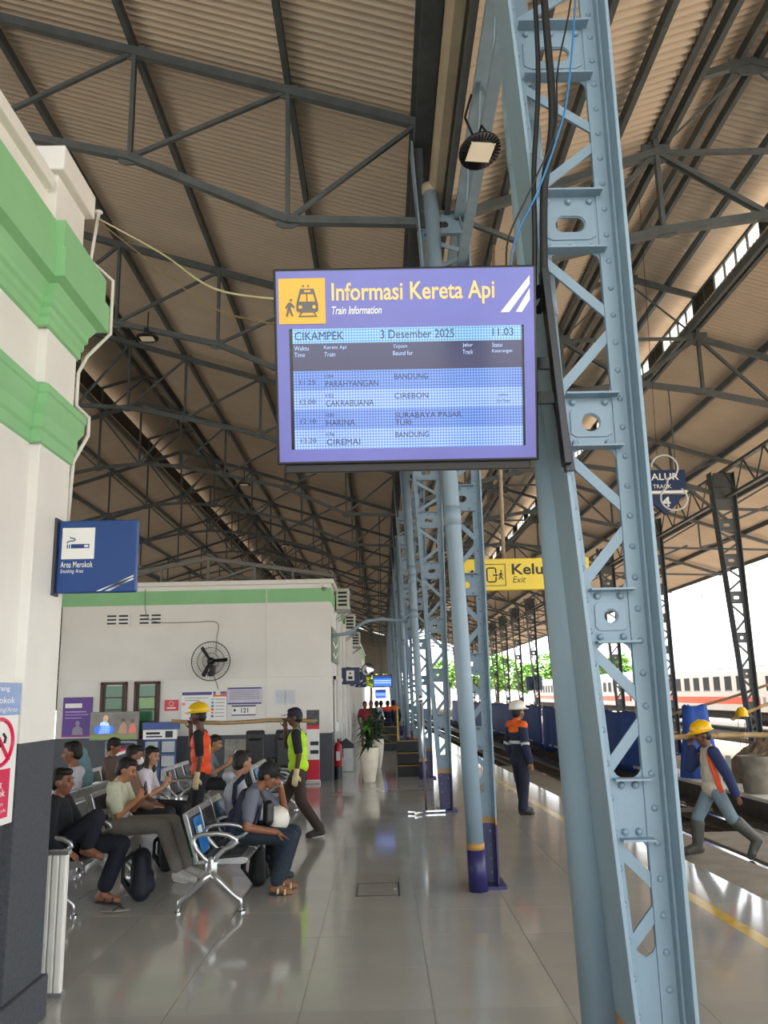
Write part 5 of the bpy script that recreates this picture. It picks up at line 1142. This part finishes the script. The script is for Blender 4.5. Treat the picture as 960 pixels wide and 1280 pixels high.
    # ---- hair
    hc = mat('hair_black', '#16130f', .55, var=.3, scale=30, bump=.4, bscale=80); ht = look.get('hair','short')
    if ht != 'none':
        b = MB(); b.sphere(h(-.022,0,.03),(.093*k,.087*k,.1*k),14,10,HM); b.sphere(h(-.05,0,-.02),(.065*k,.078*k,.07*k),12,8,HM)
        if ht == 'short': b.sphere(h(.03,0,.085),(.068*k,.07*k,.04*k),12,8,HM)
        if ht == 'long':
            for s in (1,-1): b.cap(h(-.02,.07*s,.02),h(-.0,.08*s,-.2),.035*k,.028*k)
            b.cap(h(-.07,0,0),h(-.09,0,-.25),.07*k,.05*k); b.sphere(h(.05,0,.075),(.055*k,.066*k,.035*k),12,8,HM)
        obj('hair', remesh(b, vox, 2), hc, P)
    # ---- trousers / shorts / skirt
    pf = look.get('pants_len', 1.93); b = MB(); b.sphere(pel, (.115*k*fat,.162*k,.12*k),14,10,TM); 
    for s in (1,-1): leg(b, s, .016*k, pf, look.get('flare',.012))
    obj('trousers' if pf > 1.5 else 'shorts', remesh(b, vox, 4), cloth(look['pants']), P)
    # ---- shirt
    sl = look.get('sleeve', .62); b = MB(); torso(b, .013, look.get('hem',.05)); mb_s = cloth(look['shirt'])
    for s in (1,-1): arm(b, s, .013+look.get('loose',.006), sl)
    if look.get('skirt'): b.sphere(pel-up*.0,(.14*k,.178*k,.13*k),14,10,TM); b.sphere(pel.lerp(ch,.4),(.13*k,.168*k,.2*k),14,10,TM)
    if look.get('hood'): b.sphere(ch+up*.09-fw*.08,(.07,.11,.06),12,8,TM)
    b.cap(ch+up*.02, ch+up*.06+fw*.0, .07*k, .062*k)
    obj('jacket' if sl > 1 else 'shirt', remesh(b, vox, 4), mb_s, P)
    if look.get('vest'):
        b = MB(); mid = pel.lerp(ch,.45)
        b.sphere(pel+up*.04,(.145*k,.18*k,.13*k),14,10,TM); b.sphere(mid,(.14*k,.17*k,.19*k),14,10,TM); b.sphere(ch-up*.09*k,(.14*k,.175*k,.165*k),14,10,TM); b.cap(ch+sd*.1+up*.035,ch-sd*.1+up*.035,.062*k,.062*k)
        v = obj('safety_vest', remesh(b, vox, 4), mat('vest_'+look['vest'][1:],look['vest'],.6,var=.05), P)
        for s in (1,-1): q = mid+sd*s*.155*k-fw*.05; MB().cap(q-up*.06,q+up*.06,.012,.012,6).build('reflective_strip', mat('strip_'+look.get('strip','#ffd94a')[1:],look.get('strip','#ffd94a'),.4), v)
        q = mid-fw*.12+up*.08; MB().cap(q-up*.05-sd*.03,q+up*.05+sd*.03,.013,.013,6).build('reflective_strip', mat('strip_'+look.get('strip','#ffd94a')[1:],look.get('strip','#ffd94a'),.4), v); MB().cap(q-up*.05+sd*.03,q+up*.05-sd*.03,.013,.013,6).build('reflective_strip', mat('strip_'+look.get('strip','#ffd94a')[1:],look.get('strip','#ffd94a'),.4), v)
    if look.get('yoke'):
        b = MB(); b.cap(sh[1]+sd*.01+up*.012,sh[-1]-sd*.01+up*.012,.077*k,.077*k); b.cap(ch+up*.0,ch+up*.085,.09*k,.072*k); b.sphere(ch-up*.03,(.13*k,.165*k,.095*k),12,8,TM); obj('shoulder_yoke', remesh(b, vox, 3), mat('yoke_'+look['yoke'][1:],look['yoke'],.7), P)
    if look.get('band'):
        mid = pel.lerp(ch,.5); M = TM; b = MB(); n = 28
        for zz in (-.025,.025):
            for i in range(n): t = 2*PI*i/n; b.v.append(tuple(mid+M @ V(.128*k*math.cos(t),.163*k*math.sin(t),zz)))
        b.f = [(i,(i+1) % n,n+(i+1) % n,n+i) for i in range(n)]; o = b.build('reflective_band', mat('reflective_silver','#c9cdd0',.35), P, True); o.modifiers.new('s','SOLIDIFY').thickness = .008
        for s in (1,-1): q = sh[s].lerp(el[s],.92); d = (el[s]-sh[s]).normalized(); MB().tube([q-d*.02,q+d*.02],.068*k,14).build('sleeve_band', mat('reflective_silver','#c9cdd0',.35), P, True)
    if look.get('sash'):   # diagonal contrast stripe down the near flank
        for s in (1,-1): MB().tube([ch+sd*s*.12+fw*.07+up*.0,ch+sd*s*.16-up*.14+fw*.04,pel+sd*s*.165+up*.1-fw*.0,pel+sd*s*.16-up*.05-fw*.03],[.015,.03,.036,.03],8,False,.45,tuple(fw)).build('jacket_stripe', mat('stripe_'+look['sash'][1:],look['sash'],.7), P, True)
    if look.get('sleeves'):
        for s in (1,-1): b = MB(); arm(b, s, .026, 1.97); b.sphere(sh[s]-sd*s*.02,(.075,.06,.075)); obj('sleeve', remesh(b, vox, 3), cloth(look['sleeves']), P)
    # ---- footwear
    fwear = look.get('feet','shoes')
    for s in (1,-1):
        t = tdir[s].normalized(); a = an[s]
        if fwear == 'shoes':
            b = MB(); foot(b, s, .011, .165); o = obj('shoe', remesh(b, vox, 3), cloth(look.get('shoe','#2a2826'),.6), P)
            MB().cap(a-t*.035+V(0,0,-.075)*k, a+t*.17*k+V(0,0,-.08)*k, .022*k, .02*k).build('sole', mat('sole_'+look.get('sole','#c9c6c0')[1:],look.get('sole','#c9c6c0'),.7), o, True)
        elif fwear == 'boots':
            b = MB(); foot(b, s, .02, .17); b.cap(kn[s].lerp(an[s],.22), an[s], .088*k, .066*k); obj('rubber_boot', remesh(b, vox, 3), mat('boot_rubber','#4a4a44',.55,var=.3,scale=8), P)
        elif fwear in ('sandals','flipflop'):
            if fwear == 'flipflop' and s == -1: continue
            side_ = t.cross(V(0,0,1)).normalized(); c = a+t*.06*k+V(0,0,-.083)*k; M = Matrix((t,side_,V(0,0,1))).transposed()
            o = MB().sphere(c,(.135*k,.048*k,.013*k),16,6,M).build('sandal_sole', mat('sandal_sole_dark','#3a3835',.7), P, True)
            for q in (.03,.1): MB().tube([a+t*q-side_*.045+V(0,0,-.07),a+t*q-side_*.03+V(0,0,-.022 if q < .08 else -.03),a+t*q+side_*.03+V(0,0,-.022 if q < .08 else -.03),a+t*q+side_*.045+V(0,0,-.07)],.013 if fwear == 'sandals' else .006,6).build('strap', mat('strap_cream','#cdbf9f',.6) if fwear == 'sandals' else M_BLACK, o, True)
    # ---- head gear, gloves, mask
    if look.get('helmet'):
        hm = mat('helmet_'+look['helmet'][1:],look['helmet'],.28,var=.04); Mx = HM @ Matrix.Diagonal((1.14,1.,1.))
        hh = MB().lathe([(.122*k,-.0),(.124*k,.02*k),(.12*k,.06*k),(.1*k,.1*k),(.065*k,.125*k),(.02*k,.135*k),(.001,.136*k)], 24, h(-.008,0,.05), Mx).build('helmet_shell', hm, P, True)
        MB().lathe([(.1*k,.0),(.142*k,-.006*k),(.146*k,.0),(.122*k,.012*k)], 24, h(.012,0,.048), HM @ Matrix.Diagonal((1.2,1.,1.))).build('helmet_brim', hm, hh, True); MB().tube([h(-.12,0,.09),h(-.07,0,.16),h(-.01,0,.187),h(.06,0,.165),h(.11,0,.1)],.012*k,8).build('helmet_ridge', hm, hh, True)
        MB().tube([h(.0,.08,.04),h(.03,.07,-.06),h(.06,0,-.115),h(.03,-.07,-.06),h(.0,-.08,.04)],.005,6).build('chin_strap', M_BLACK, hh)
    if look.get('cap'):
        cm = cloth(look['cap'],.7); b = MB(); b.sphere(h(-.008,0,.04),(.106*k,.091*k,.095*k),16,10,HM); b.sphere(h(-.04,0,.02),(.08*k,.09*k,.06*k),14,8,HM); o = obj('cap_crown', remesh(b, vox, 2), cm, P)
        v = MB(); n = 12; ring = []
        for i in range(n+1):
            t = -PI/2+PI*i/n; ring.append((.085+.095*math.cos(t), .078*math.sin(t), .05-.02*math.cos(t)-.012*abs(math.sin(t))))
        vs = [h(*p) for p in ring]+[h(p[0],p[1],p[2]+.008) for p in ring]; m_ = n+1
        v.add(vs, [tuple(range(m_)), tuple(reversed(range(m_,2*m_)))]+[(i,m_+i,m_+(i+1) % m_,(i+1) % m_) for i in range(m_)]); v.build('cap_visor', cm, o)
    if look.get('gloves'):
        for s in (1,-1):
            if look['gloves'] == 'near' and s == -1: continue
            b = MB(); hand(b, wr[s], hdir[s], hn[s], curl[s], -s, k, .006); b.cap(wr[s]-Vector(hdir[s]).normalized()*.05,wr[s],.042,.038); obj('glove', remesh(b, .008, 2), cloth('#d9c89c'), P)
    if look.get('mask'): b = MB(); b.sphere(h(.06,0,-.05),(.062,.066,.055),12,8,HM); obj('face_mask', remesh(b, vox, 2), cloth('#e4e4e6'), P)
    if look.get('hijab'): b = MB(); b.sphere(h(-.015,0,.02),(.105,.098,.12),14,10,HM); b.cap(h(-.03,0,-.08),ch-up*.02,.1,.15); b.sphere(ch-up*.08,(.14,.2,.16),12,8,TM); obj('headscarf', remesh(b, vox, 4), cloth(look['hijab']), P)
    return P, dict(wr=wr, hd=hd, ch=ch, pel=pel)
def phone(loc, rot, label, size=(.075,.15), m=None):
    w, hgt = size; r = empty('phone', loc, rot=rot); tag(r, label, 'phone'); MB().box(-w/2,w/2,-.005,.005,-hgt/2,hgt/2).build('case', M_BLACK, r, bevel=.004); MB().box(-w/2+.005,w/2-.005,-.0062,-.0048,-hgt/2+.008,hgt/2-.008).build('screen', m or mat('phone_screen','#39465c',.1,emit=.06), r)
def rucksack(loc, rz, size, label, col, tilt=0.):
    w, d, hgt = size; r = empty('backpack', loc, rot=(0,tilt,rz)); tag(r, label, 'backpack'); b = MB(); b.cap((0,0,d*.8),(0,0,hgt-d*.7),d*.8,d*.7); 
    for s in (-1,1): b.cap((0,s*(w/2-d*.6),d*.75),(0,s*(w/2-d*.6)*.8,hgt-d*.8),d*.75,d*.55)
    obj('main_compartment', remesh(b, .012, 4), cloth(col,.7), r); b = MB(); b.cap((d*.5,-w*.22,hgt*.28),(d*.5,w*.22,hgt*.28),d*.55,d*.55); b.cap((d*.5,-w*.2,hgt*.45),(d*.5,w*.2,hgt*.45),d*.45,d*.45); obj('front_pocket', remesh(b,.012,4), cloth(col,.7), r)
    for s in (-1,1): MB().tube([(-d*.6,s*w*.25,hgt*.88),(-d*1.25,s*w*.27,hgt*.75),(-d*1.3,s*w*.28,hgt*.4),(-d*.6,s*w*.3,hgt*.15)],.016,6,False,1.4).build('shoulder_strap', cloth(col,.8), r, True)
    MB().tube([(-.02,-.03,hgt*.96),(-.02,-.02,hgt*1.05),(-.02,.02,hgt*1.05),(-.02,.03,hgt*.96)],.009,6).build('grab_handle', M_BLACK, r, True); MB().tube([(d*.95,-w*.3,hgt*.62),(d*1.0,0,hgt*.68),(d*.95,w*.3,hgt*.62)],.004,5).build('zip', mat('zip_blue','#2d5f8a',.5), r)
    return r
SEATL = dict(kl=(.46,.12,.52), kr=(.46,-.12,.52), al=(.43,.12,.085), ar=(.43,-.12,.085), pelvis=(0,0,.575))
# seated man in a cap, hand to his face
person('seated man in a black cap and grey shirt with a hand at his mouth', (-1.41,8.80,0), 0, dict(pelvis=(0,0,.575), chest=(.12,0,.905), head=(.265,0,1.09), hrot=(0,.42,0), el=(.40,.20,.72), wl=(.375,.08,.955), hdl=(-.1,-.35,.9), hnl=(-.9,0,-.2), cl=.7,
    er=(.09,-.26,.635), wr=(.36,-.17,.575), hdr=(.9,.1,-.35), hnr=(0,.2,-1), cr=.3, kl=(.50,.13,.525), kr=(.49,-.11,.52), al=(.37,.13,.09), ar=(.35,-.11,.09)), dict(skin='#8f6045', shirt='#6f7482', pants='#25313f', sleeve=.72, cap='#17191d', feet='sandals', pants_len=1.9, fat=1.1), .009)
rucksack((-1.50,8.80,.50), PI, (.3,.12,.5), 'navy backpack worn by the seated man in the cap', '#2b2f47', -.35)
wb = MB().lathe([(.01,.0),(.11,.02),(.125,.08),(.11,.15),(.06,.2),(.01,.21)],20,(0,0,0),Matrix.Rotation(.5,3,'X')).build('white_helmet', mat('helmet_ivory','#e9e4da',.35), smooth=True, loc=(-1.06,8.84,.60)); tag(wb,'round ivory helmet held in the lap of the man in the cap','helmet')
sb = empty('sling_bag', (-1.13,8.66,.74)); tag(sb,'black sling bag hanging on the chest of the man in the cap','bag'); b = MB(); b.cap((0,0,-.06),(0,0,.08),.055,.05); b.cap((0,.06,-.06),(0,.05,.08),.05,.045); obj('pouch', remesh(b,.01,3), M_PAD, sb); MB().tube([(-.02,.0,.1),(-.08,.02,.2),(-.16,.05,.24)],.013,6).build('strap',M_BLACK,sb); MB().tube([(.055,-.0,-.05),(.06,.0,.07)],.005,5).build('zip',M_CHROME,sb)
rucksack((-1.30,9.15,0), .3, (.3,.11,.4), 'black bag on the floor behind the feet of the man in the cap', '#17181b')
# neighbour in a grey hoodie
person('person in a pale grey hooded jacket seated beyond the man in the cap', (-1.60,9.42,0), .35, dict(SEATL, chest=(.02,0,.94), head=(.09,0,1.17), hrot=(.35,.1,0), el=(.12,.25,.68), wl=(.36,.14,.62), er=(.12,-.25,.68), wr=(.36,-.14,.62)), dict(skin='#a97a5e', shirt='#b9bcc9', pants='#23262d', sleeve=1.95, hood=True, loose=.012))
MB_ = MB().tube([(0,0,0),(-.03,-.02,.13),(-.02,-.01,.27),(.07,.02,.36)],.022,6,False,1.6).build('bag_strap', cloth('#23263c'), loc=(-1.52,9.18,.70)); tag(MB_,'navy shoulder strap over the grey hooded jacket','strap')
# two men carrying the bamboo pole
WALK = dict(pelvis=(0,0,.88), chest=(.02,0,1.33), head=(.055,0,1.57), hrot=(0,.05,0), el=(-.03,.25,1.07), wl=(.01,.24,.83), er=(.2,-.27,1.17), wr=(.2,-.19,1.42), hdr=(.05,.0,1), hnr=(.2,.8,.1), cr=.9, kl=(.2,.1,.47), al=(.30,.1,.09), kr=(-.05,-.1,.46), ar=(-.3,-.1,.11), tr=(1,0,-.2))
person('man in a lime safety vest and navy cap walking with a bamboo pole', (-1.17,12.1,0), PI, dict(WALK, kl=(-.04,.1,.47), al=(-.30,.1,.1), tl=(1,0,-.15), kr=(.2,-.1,.48), ar=(.33,-.1,.1)), dict(skin='#5a3d2e', shirt='#22232a', pants='#3b302a', sleeve=.8, vest='#b7ec14', strip='#f0c93a', cap='#1d2036', shoe='#3a3733', gloves='near', pants_len=1.95))
person('man in an orange safety vest and yellow helmet carrying the pole', (-2.47,11.95,0), PI, dict(WALK, head=(.06,0,1.615), chest=(.02,0,1.35), er=(.2,-.27,1.2), wr=(.2,-.20,1.43), kl=(.03,.1,.48), al=(-.06,.1,.1), kr=(.12,-.1,.48), ar=(.14,-.1,.1)), dict(skin='#5a3d2e', shirt='#1d1f23', pants='#1b1c22', sleeve=.8, vest='#f4501e', strip='#f5d13a', helmet='#f2c718', pants_len=.98, gloves='near', flare=.03, shoe='#4a4540'))
bamboo((-.95,12.33,1.50),(-2.95,12.21,1.535),.03,'long bamboo pole carried on the shoulders of the two vested men')
# man in white helmet
person('man in navy overalls with orange shoulders and white helmet watching the track', (2.12,13.75,0), .45, dict(pelvis=(0,0,.87), chest=(-.02,0,1.30), head=(.02,0,1.535), hrot=(.1,-.02,0), el=(-.04,.25,1.04), wl=(.05,.24,.80), er=(-.05,-.25,1.03), wr=(.03,-.24,.79), kl=(.06,.1,.47), al=(.12,.12,.09), kr=(-.0,-.1,.47), ar=(-.06,-.1,.09), tl=(1,.2,-.12)), dict(skin='#8f6045', shirt='#232b45', pants='#1e2438', sleeve=1.95, yoke='#f06a1e', band=True, helmet='#eeeae2', shoe='#1d1c1b', sole='#4a4744', pants_len=1.97, flare=.018, loose=.012), .011)
# worker on the track
person('worker in a navy and beige jacket, jeans, rubber boots and yellow helmet crossing the rails', (3.97,10.7,-.12), PI, dict(k=.95, pelvis=(0,0,.79), chest=(.01,0,1.19), head=(.075,0,1.405), hrot=(0,.22,0), el=(-.09,.25,.95), wl=(-.17,.24,.74), er=(.17,-.25,1.0), wr=(.16,-.16,1.24), hdr=(0,0,1), hnr=(0,1,0), cr=.9, kr=(.19,-.09,.44), ar=(.22,-.09,.115), kl=(-.15,.09,.45), al=(-.42,.09,.2), tl=(.62,0,-.95)), dict(skin='#6b4735', shirt='#c9bfae', pants='#71858f', sleeve=.2, sleeves='#26345e', sash='#f0552a', helmet='#f5bd12', feet='boots', skirt=True, hem=.0, flare=.012, pants_len=1.45, loose=.012), .0105)
bamboo((3.52,10.88,1.25),(7.4,11.05,1.22),.036,'long bamboo pole carried on the shoulder of the worker crossing the rails')
# seated man in black, barefoot
person('barefoot man in black seated with one knee drawn up', (-3.0,8.32,0), 0, dict(pelvis=(0,0,.575), chest=(-.05,0,.905), head=(-.02,0,1.115), hrot=(-.12,.02,0), el=(.06,.27,.68), wl=(.27,.2,.60), er=(-.01,-.28,.66), wr=(.13,-.24,.54), hdr=(.8,.1,-.5), hnr=(0,.5,-1), cr=.4, kr=(.36,-.13,.80), ar=(.27,-.12,.545), tr=(1,-.1,-.2), kl=(.53,.10,.53), al=(.37,.10,.105)), dict(skin='#8a5d47', shirt='#14161e', pants='#191c2a', sleeve=1.92, feet='flipflop', pants_len=1.82, flare=.02, loose=.014), .009)
def flipflop(loc, rz, label):
    r = empty('flip_flop', loc, rz); tag(r, label, 'sandal'); MB().sphere((0,0,.016),(.135,.05,.015),18,6).build('sole', mat('flipflop_grey','#8d8a82',.7), r, True); MB().tube([(-.02,-.045,.022),(.03,-.02,.05),(.075,0,.025)],.006,6).build('strap',M_BLACK,r,True); MB().tube([(-.02,.045,.022),(.03,.02,.05),(.075,0,.025)],.006,6).build('strap',M_BLACK,r,True)
flipflop((-2.42,8.15,0), .15, 'empty grey flip flop on the floor in front of the barefoot man')
rucksack((-2.33,8.62,0), .25, (.33,.13,.47), 'dark navy backpack standing on the floor beside the barefoot man', '#171b28')
# young man with phone
person('young man in a pale green shirt looking down at his phone', (-2.82,9.42,0), 0, dict(SEATL, chest=(.0,0,.93), head=(.075,0,1.125), hrot=(0,.32,0), el=(.10,.23,.70), wl=(.24,.08,.83), hdl=(.3,-.3,.8), hnl=(-.3,-.9,0), cl=.7, er=(.08,-.24,.69), wr=(.23,-.07,.83), hdr=(.3,.3,.8), hnr=(-.3,.9,0), cr=.7, kl=(.56,.13,.57), kr=(.5,-.09,.565), al=(.73,.11,.1), ar=(.68,-.08,.1)), dict(skin='#b07a58', shirt='#cdd0b4', pants='#7f7a73', sleeve=.75, shoe='#b9b6b2', sole='#dedbd6', pants_len=1.88, loose=.014), .009)
phone((-2.53,9.42,.925), (0,-.5,PI/2), 'dark phone held by the young man in pale green')
rucksack((-2.42,9.98,0), .2, (.3,.11,.42), 'black rucksack on the floor behind the legs of the young man', '#18191c')
person('man in a brown shirt and white face mask behind the young man', (-3.02,10.5,0), .1, dict(SEATL, chest=(.0,0,.95), head=(.05,0,1.20), hrot=(.1,.15,0), el=(.1,.24,.7), wl=(.3,.12,.62), er=(.1,-.24,.7), wr=(.3,-.12,.62)), dict(skin='#8f6045', shirt='#7a5d4d', pants='#262a33', sleeve=1.9, mask=True))
person('long haired girl in a white top holding a phone', (-3.0,11.05,0), 0, dict(SEATL, k=.95, chest=(.03,0,.93), head=(.09,0,1.16), hrot=(-.35,.1,0), el=(.12,.22,.7), wl=(.28,.08,.82), hdl=(.3,-.2,.8), hnl=(-.3,-.9,0), cl=.7, er=(.12,-.22,.7), wr=(.28,-.08,.8), hdr=(.3,.2,.8), hnr=(-.3,.9,0), cr=.7, kl=(.5,.1,.53), kr=(.5,-.1,.53), al=(.55,.1,.1), ar=(.55,-.1,.1)), dict(skin='#b98a6c', shirt='#e3dfe6', pants='#1b1d24', sleeve=.8, hair='long', shoe='#7a5a4a'))
phone((-2.68,11.05,.90), (0,-.4,PI/2), 'pale phone held by the girl in white', m=mat('phone_pink','#d9a7b5',.3))
cb_ = MB(); cb_.sphere((0,0,.18),(.14,.1,.18),12,8); cb_.cap((.02,0,.1),(.12,.02,.02),.08,.03); tag(obj('cloth_bag', remesh(cb_,.015,4), cloth('#1f6b45')), 'dark green cloth bag on the floor at the feet of the girl', 'bag'); bpy.context.scene.collection.objects[-1].location = (-2.32,10.75,0)
person('man in a white shirt seated with his back to the barefoot man', (-3.78,10.5,0), PI, dict(SEATL, k=1.06, chest=(-.09,0,.99), head=(-.07,0,1.25), hrot=(.1,.1,0), el=(.1,.26,.70), wl=(.3,.16,.62), er=(.1,-.26,.7), wr=(.3,-.16,.62)), dict(skin='#8a5d47', shirt='#d9d7e0', pants='#20232b', sleeve=.75, loose=.012))
person('person in a teal headscarf seated beside the man in white', (-3.86,11.25,0), PI, dict(SEATL, chest=(-.02,0,.93), head=(.03,0,1.15), hrot=(0,.3,0), el=(.1,.24,.70), wl=(.3,.14,.62), er=(.1,-.24,.7), wr=(.3,-.14,.62)), dict(skin='#a97a5e', shirt='#6f8f98', pants='#2a2d33', sleeve=1.9, hijab='#6f929c', hair='none'), .013)
person('person in a dark cap and dark clothes seated nearest the television', (-4.2,13.5,0), 0, dict(SEATL, chest=(.02,0,.93), head=(.06,0,1.16), hrot=(0,.1,0), el=(.1,.24,.70), wl=(.3,.14,.62), er=(.1,-.24,.7), wr=(.3,-.14,.62)), dict(skin='#8f6045', shirt='#5c4a42', pants='#20232b', sleeve=1.9, cap='#121214'), .013)
person('man in a grey shirt looking at a tablet near the massage chairs', (-2.82,13.85,0), 0, dict(SEATL, chest=(.05,0,.94), head=(.17,0,1.16), hrot=(0,.25,0), el=(.18,.23,.72), wl=(.40,.12,.84), hdl=(.3,-.2,.8), hnl=(-.3,-.9,0), cl=.6, er=(.18,-.23,.72), wr=(.4,-.12,.84), hdr=(.3,.2,.8), hnr=(-.3,.9,0), cr=.6), dict(skin='#a97a5e', shirt='#80868c', pants='#2b2d33', sleeve=.8), .013)
phone((-2.34,13.85,.93), (0,-.35,PI/2), 'white backed tablet held by the man in grey', (.17,.24), mat('tablet_white','#d6d4d0',.3))
# far group
STAND = dict(pelvis=(0,0,.87), chest=(-.01,0,1.29), head=(.01,0,1.51), hrot=(0,.05,0), el=(-.02,.25,1.04), wl=(.08,.22,.82), er=(-.02,-.25,1.04), wr=(.08,-.22,.82), kl=(.03,.1,.47), al=(.0,.1,.09), kr=(-.02,-.1,.47), ar=(-.02,-.1,.09))
for (x, y, rz, sh_, pa, lab, ex_) in ((-.62,30.6,-1.2,'#8a2a33','#b09a84','person in a dark red shirt standing beside the hall doors',dict(pants_len=.95)),(-.42,31.4,-1.8,'#2f3c44','#22252b','person in dark grey standing next to the red shirt',{}),(-.22,32.0,1.2,'#c3cde0','#2b2f38','person in a pale blue shirt standing beyond the planters',{}),(-.06,33.0,1.6,'#a98d70','#3a3d45','person in tan standing furthest along the platform',{}),(.19,32.6,1.5,'#1c2340','#1a2038','person in navy overalls with orange shoulders behind the yellow post, bare headed',dict(yoke='#e2552a')),(.42,33.6,1.7,'#1c2340','#1a2038','person in navy overalls and dark cap behind the second boarding steps',dict(yoke='#e2552a',cap='#15161c'))):
    person(lab, (x,y,0), rz, STAND, dict(dict(skin='#8f6045', shirt=sh_, pants=pa, sleeve=.8 if not ex_.get('yoke') else 1.9), **ex_), .022)
bpy.data.scenes.remove(WORK)
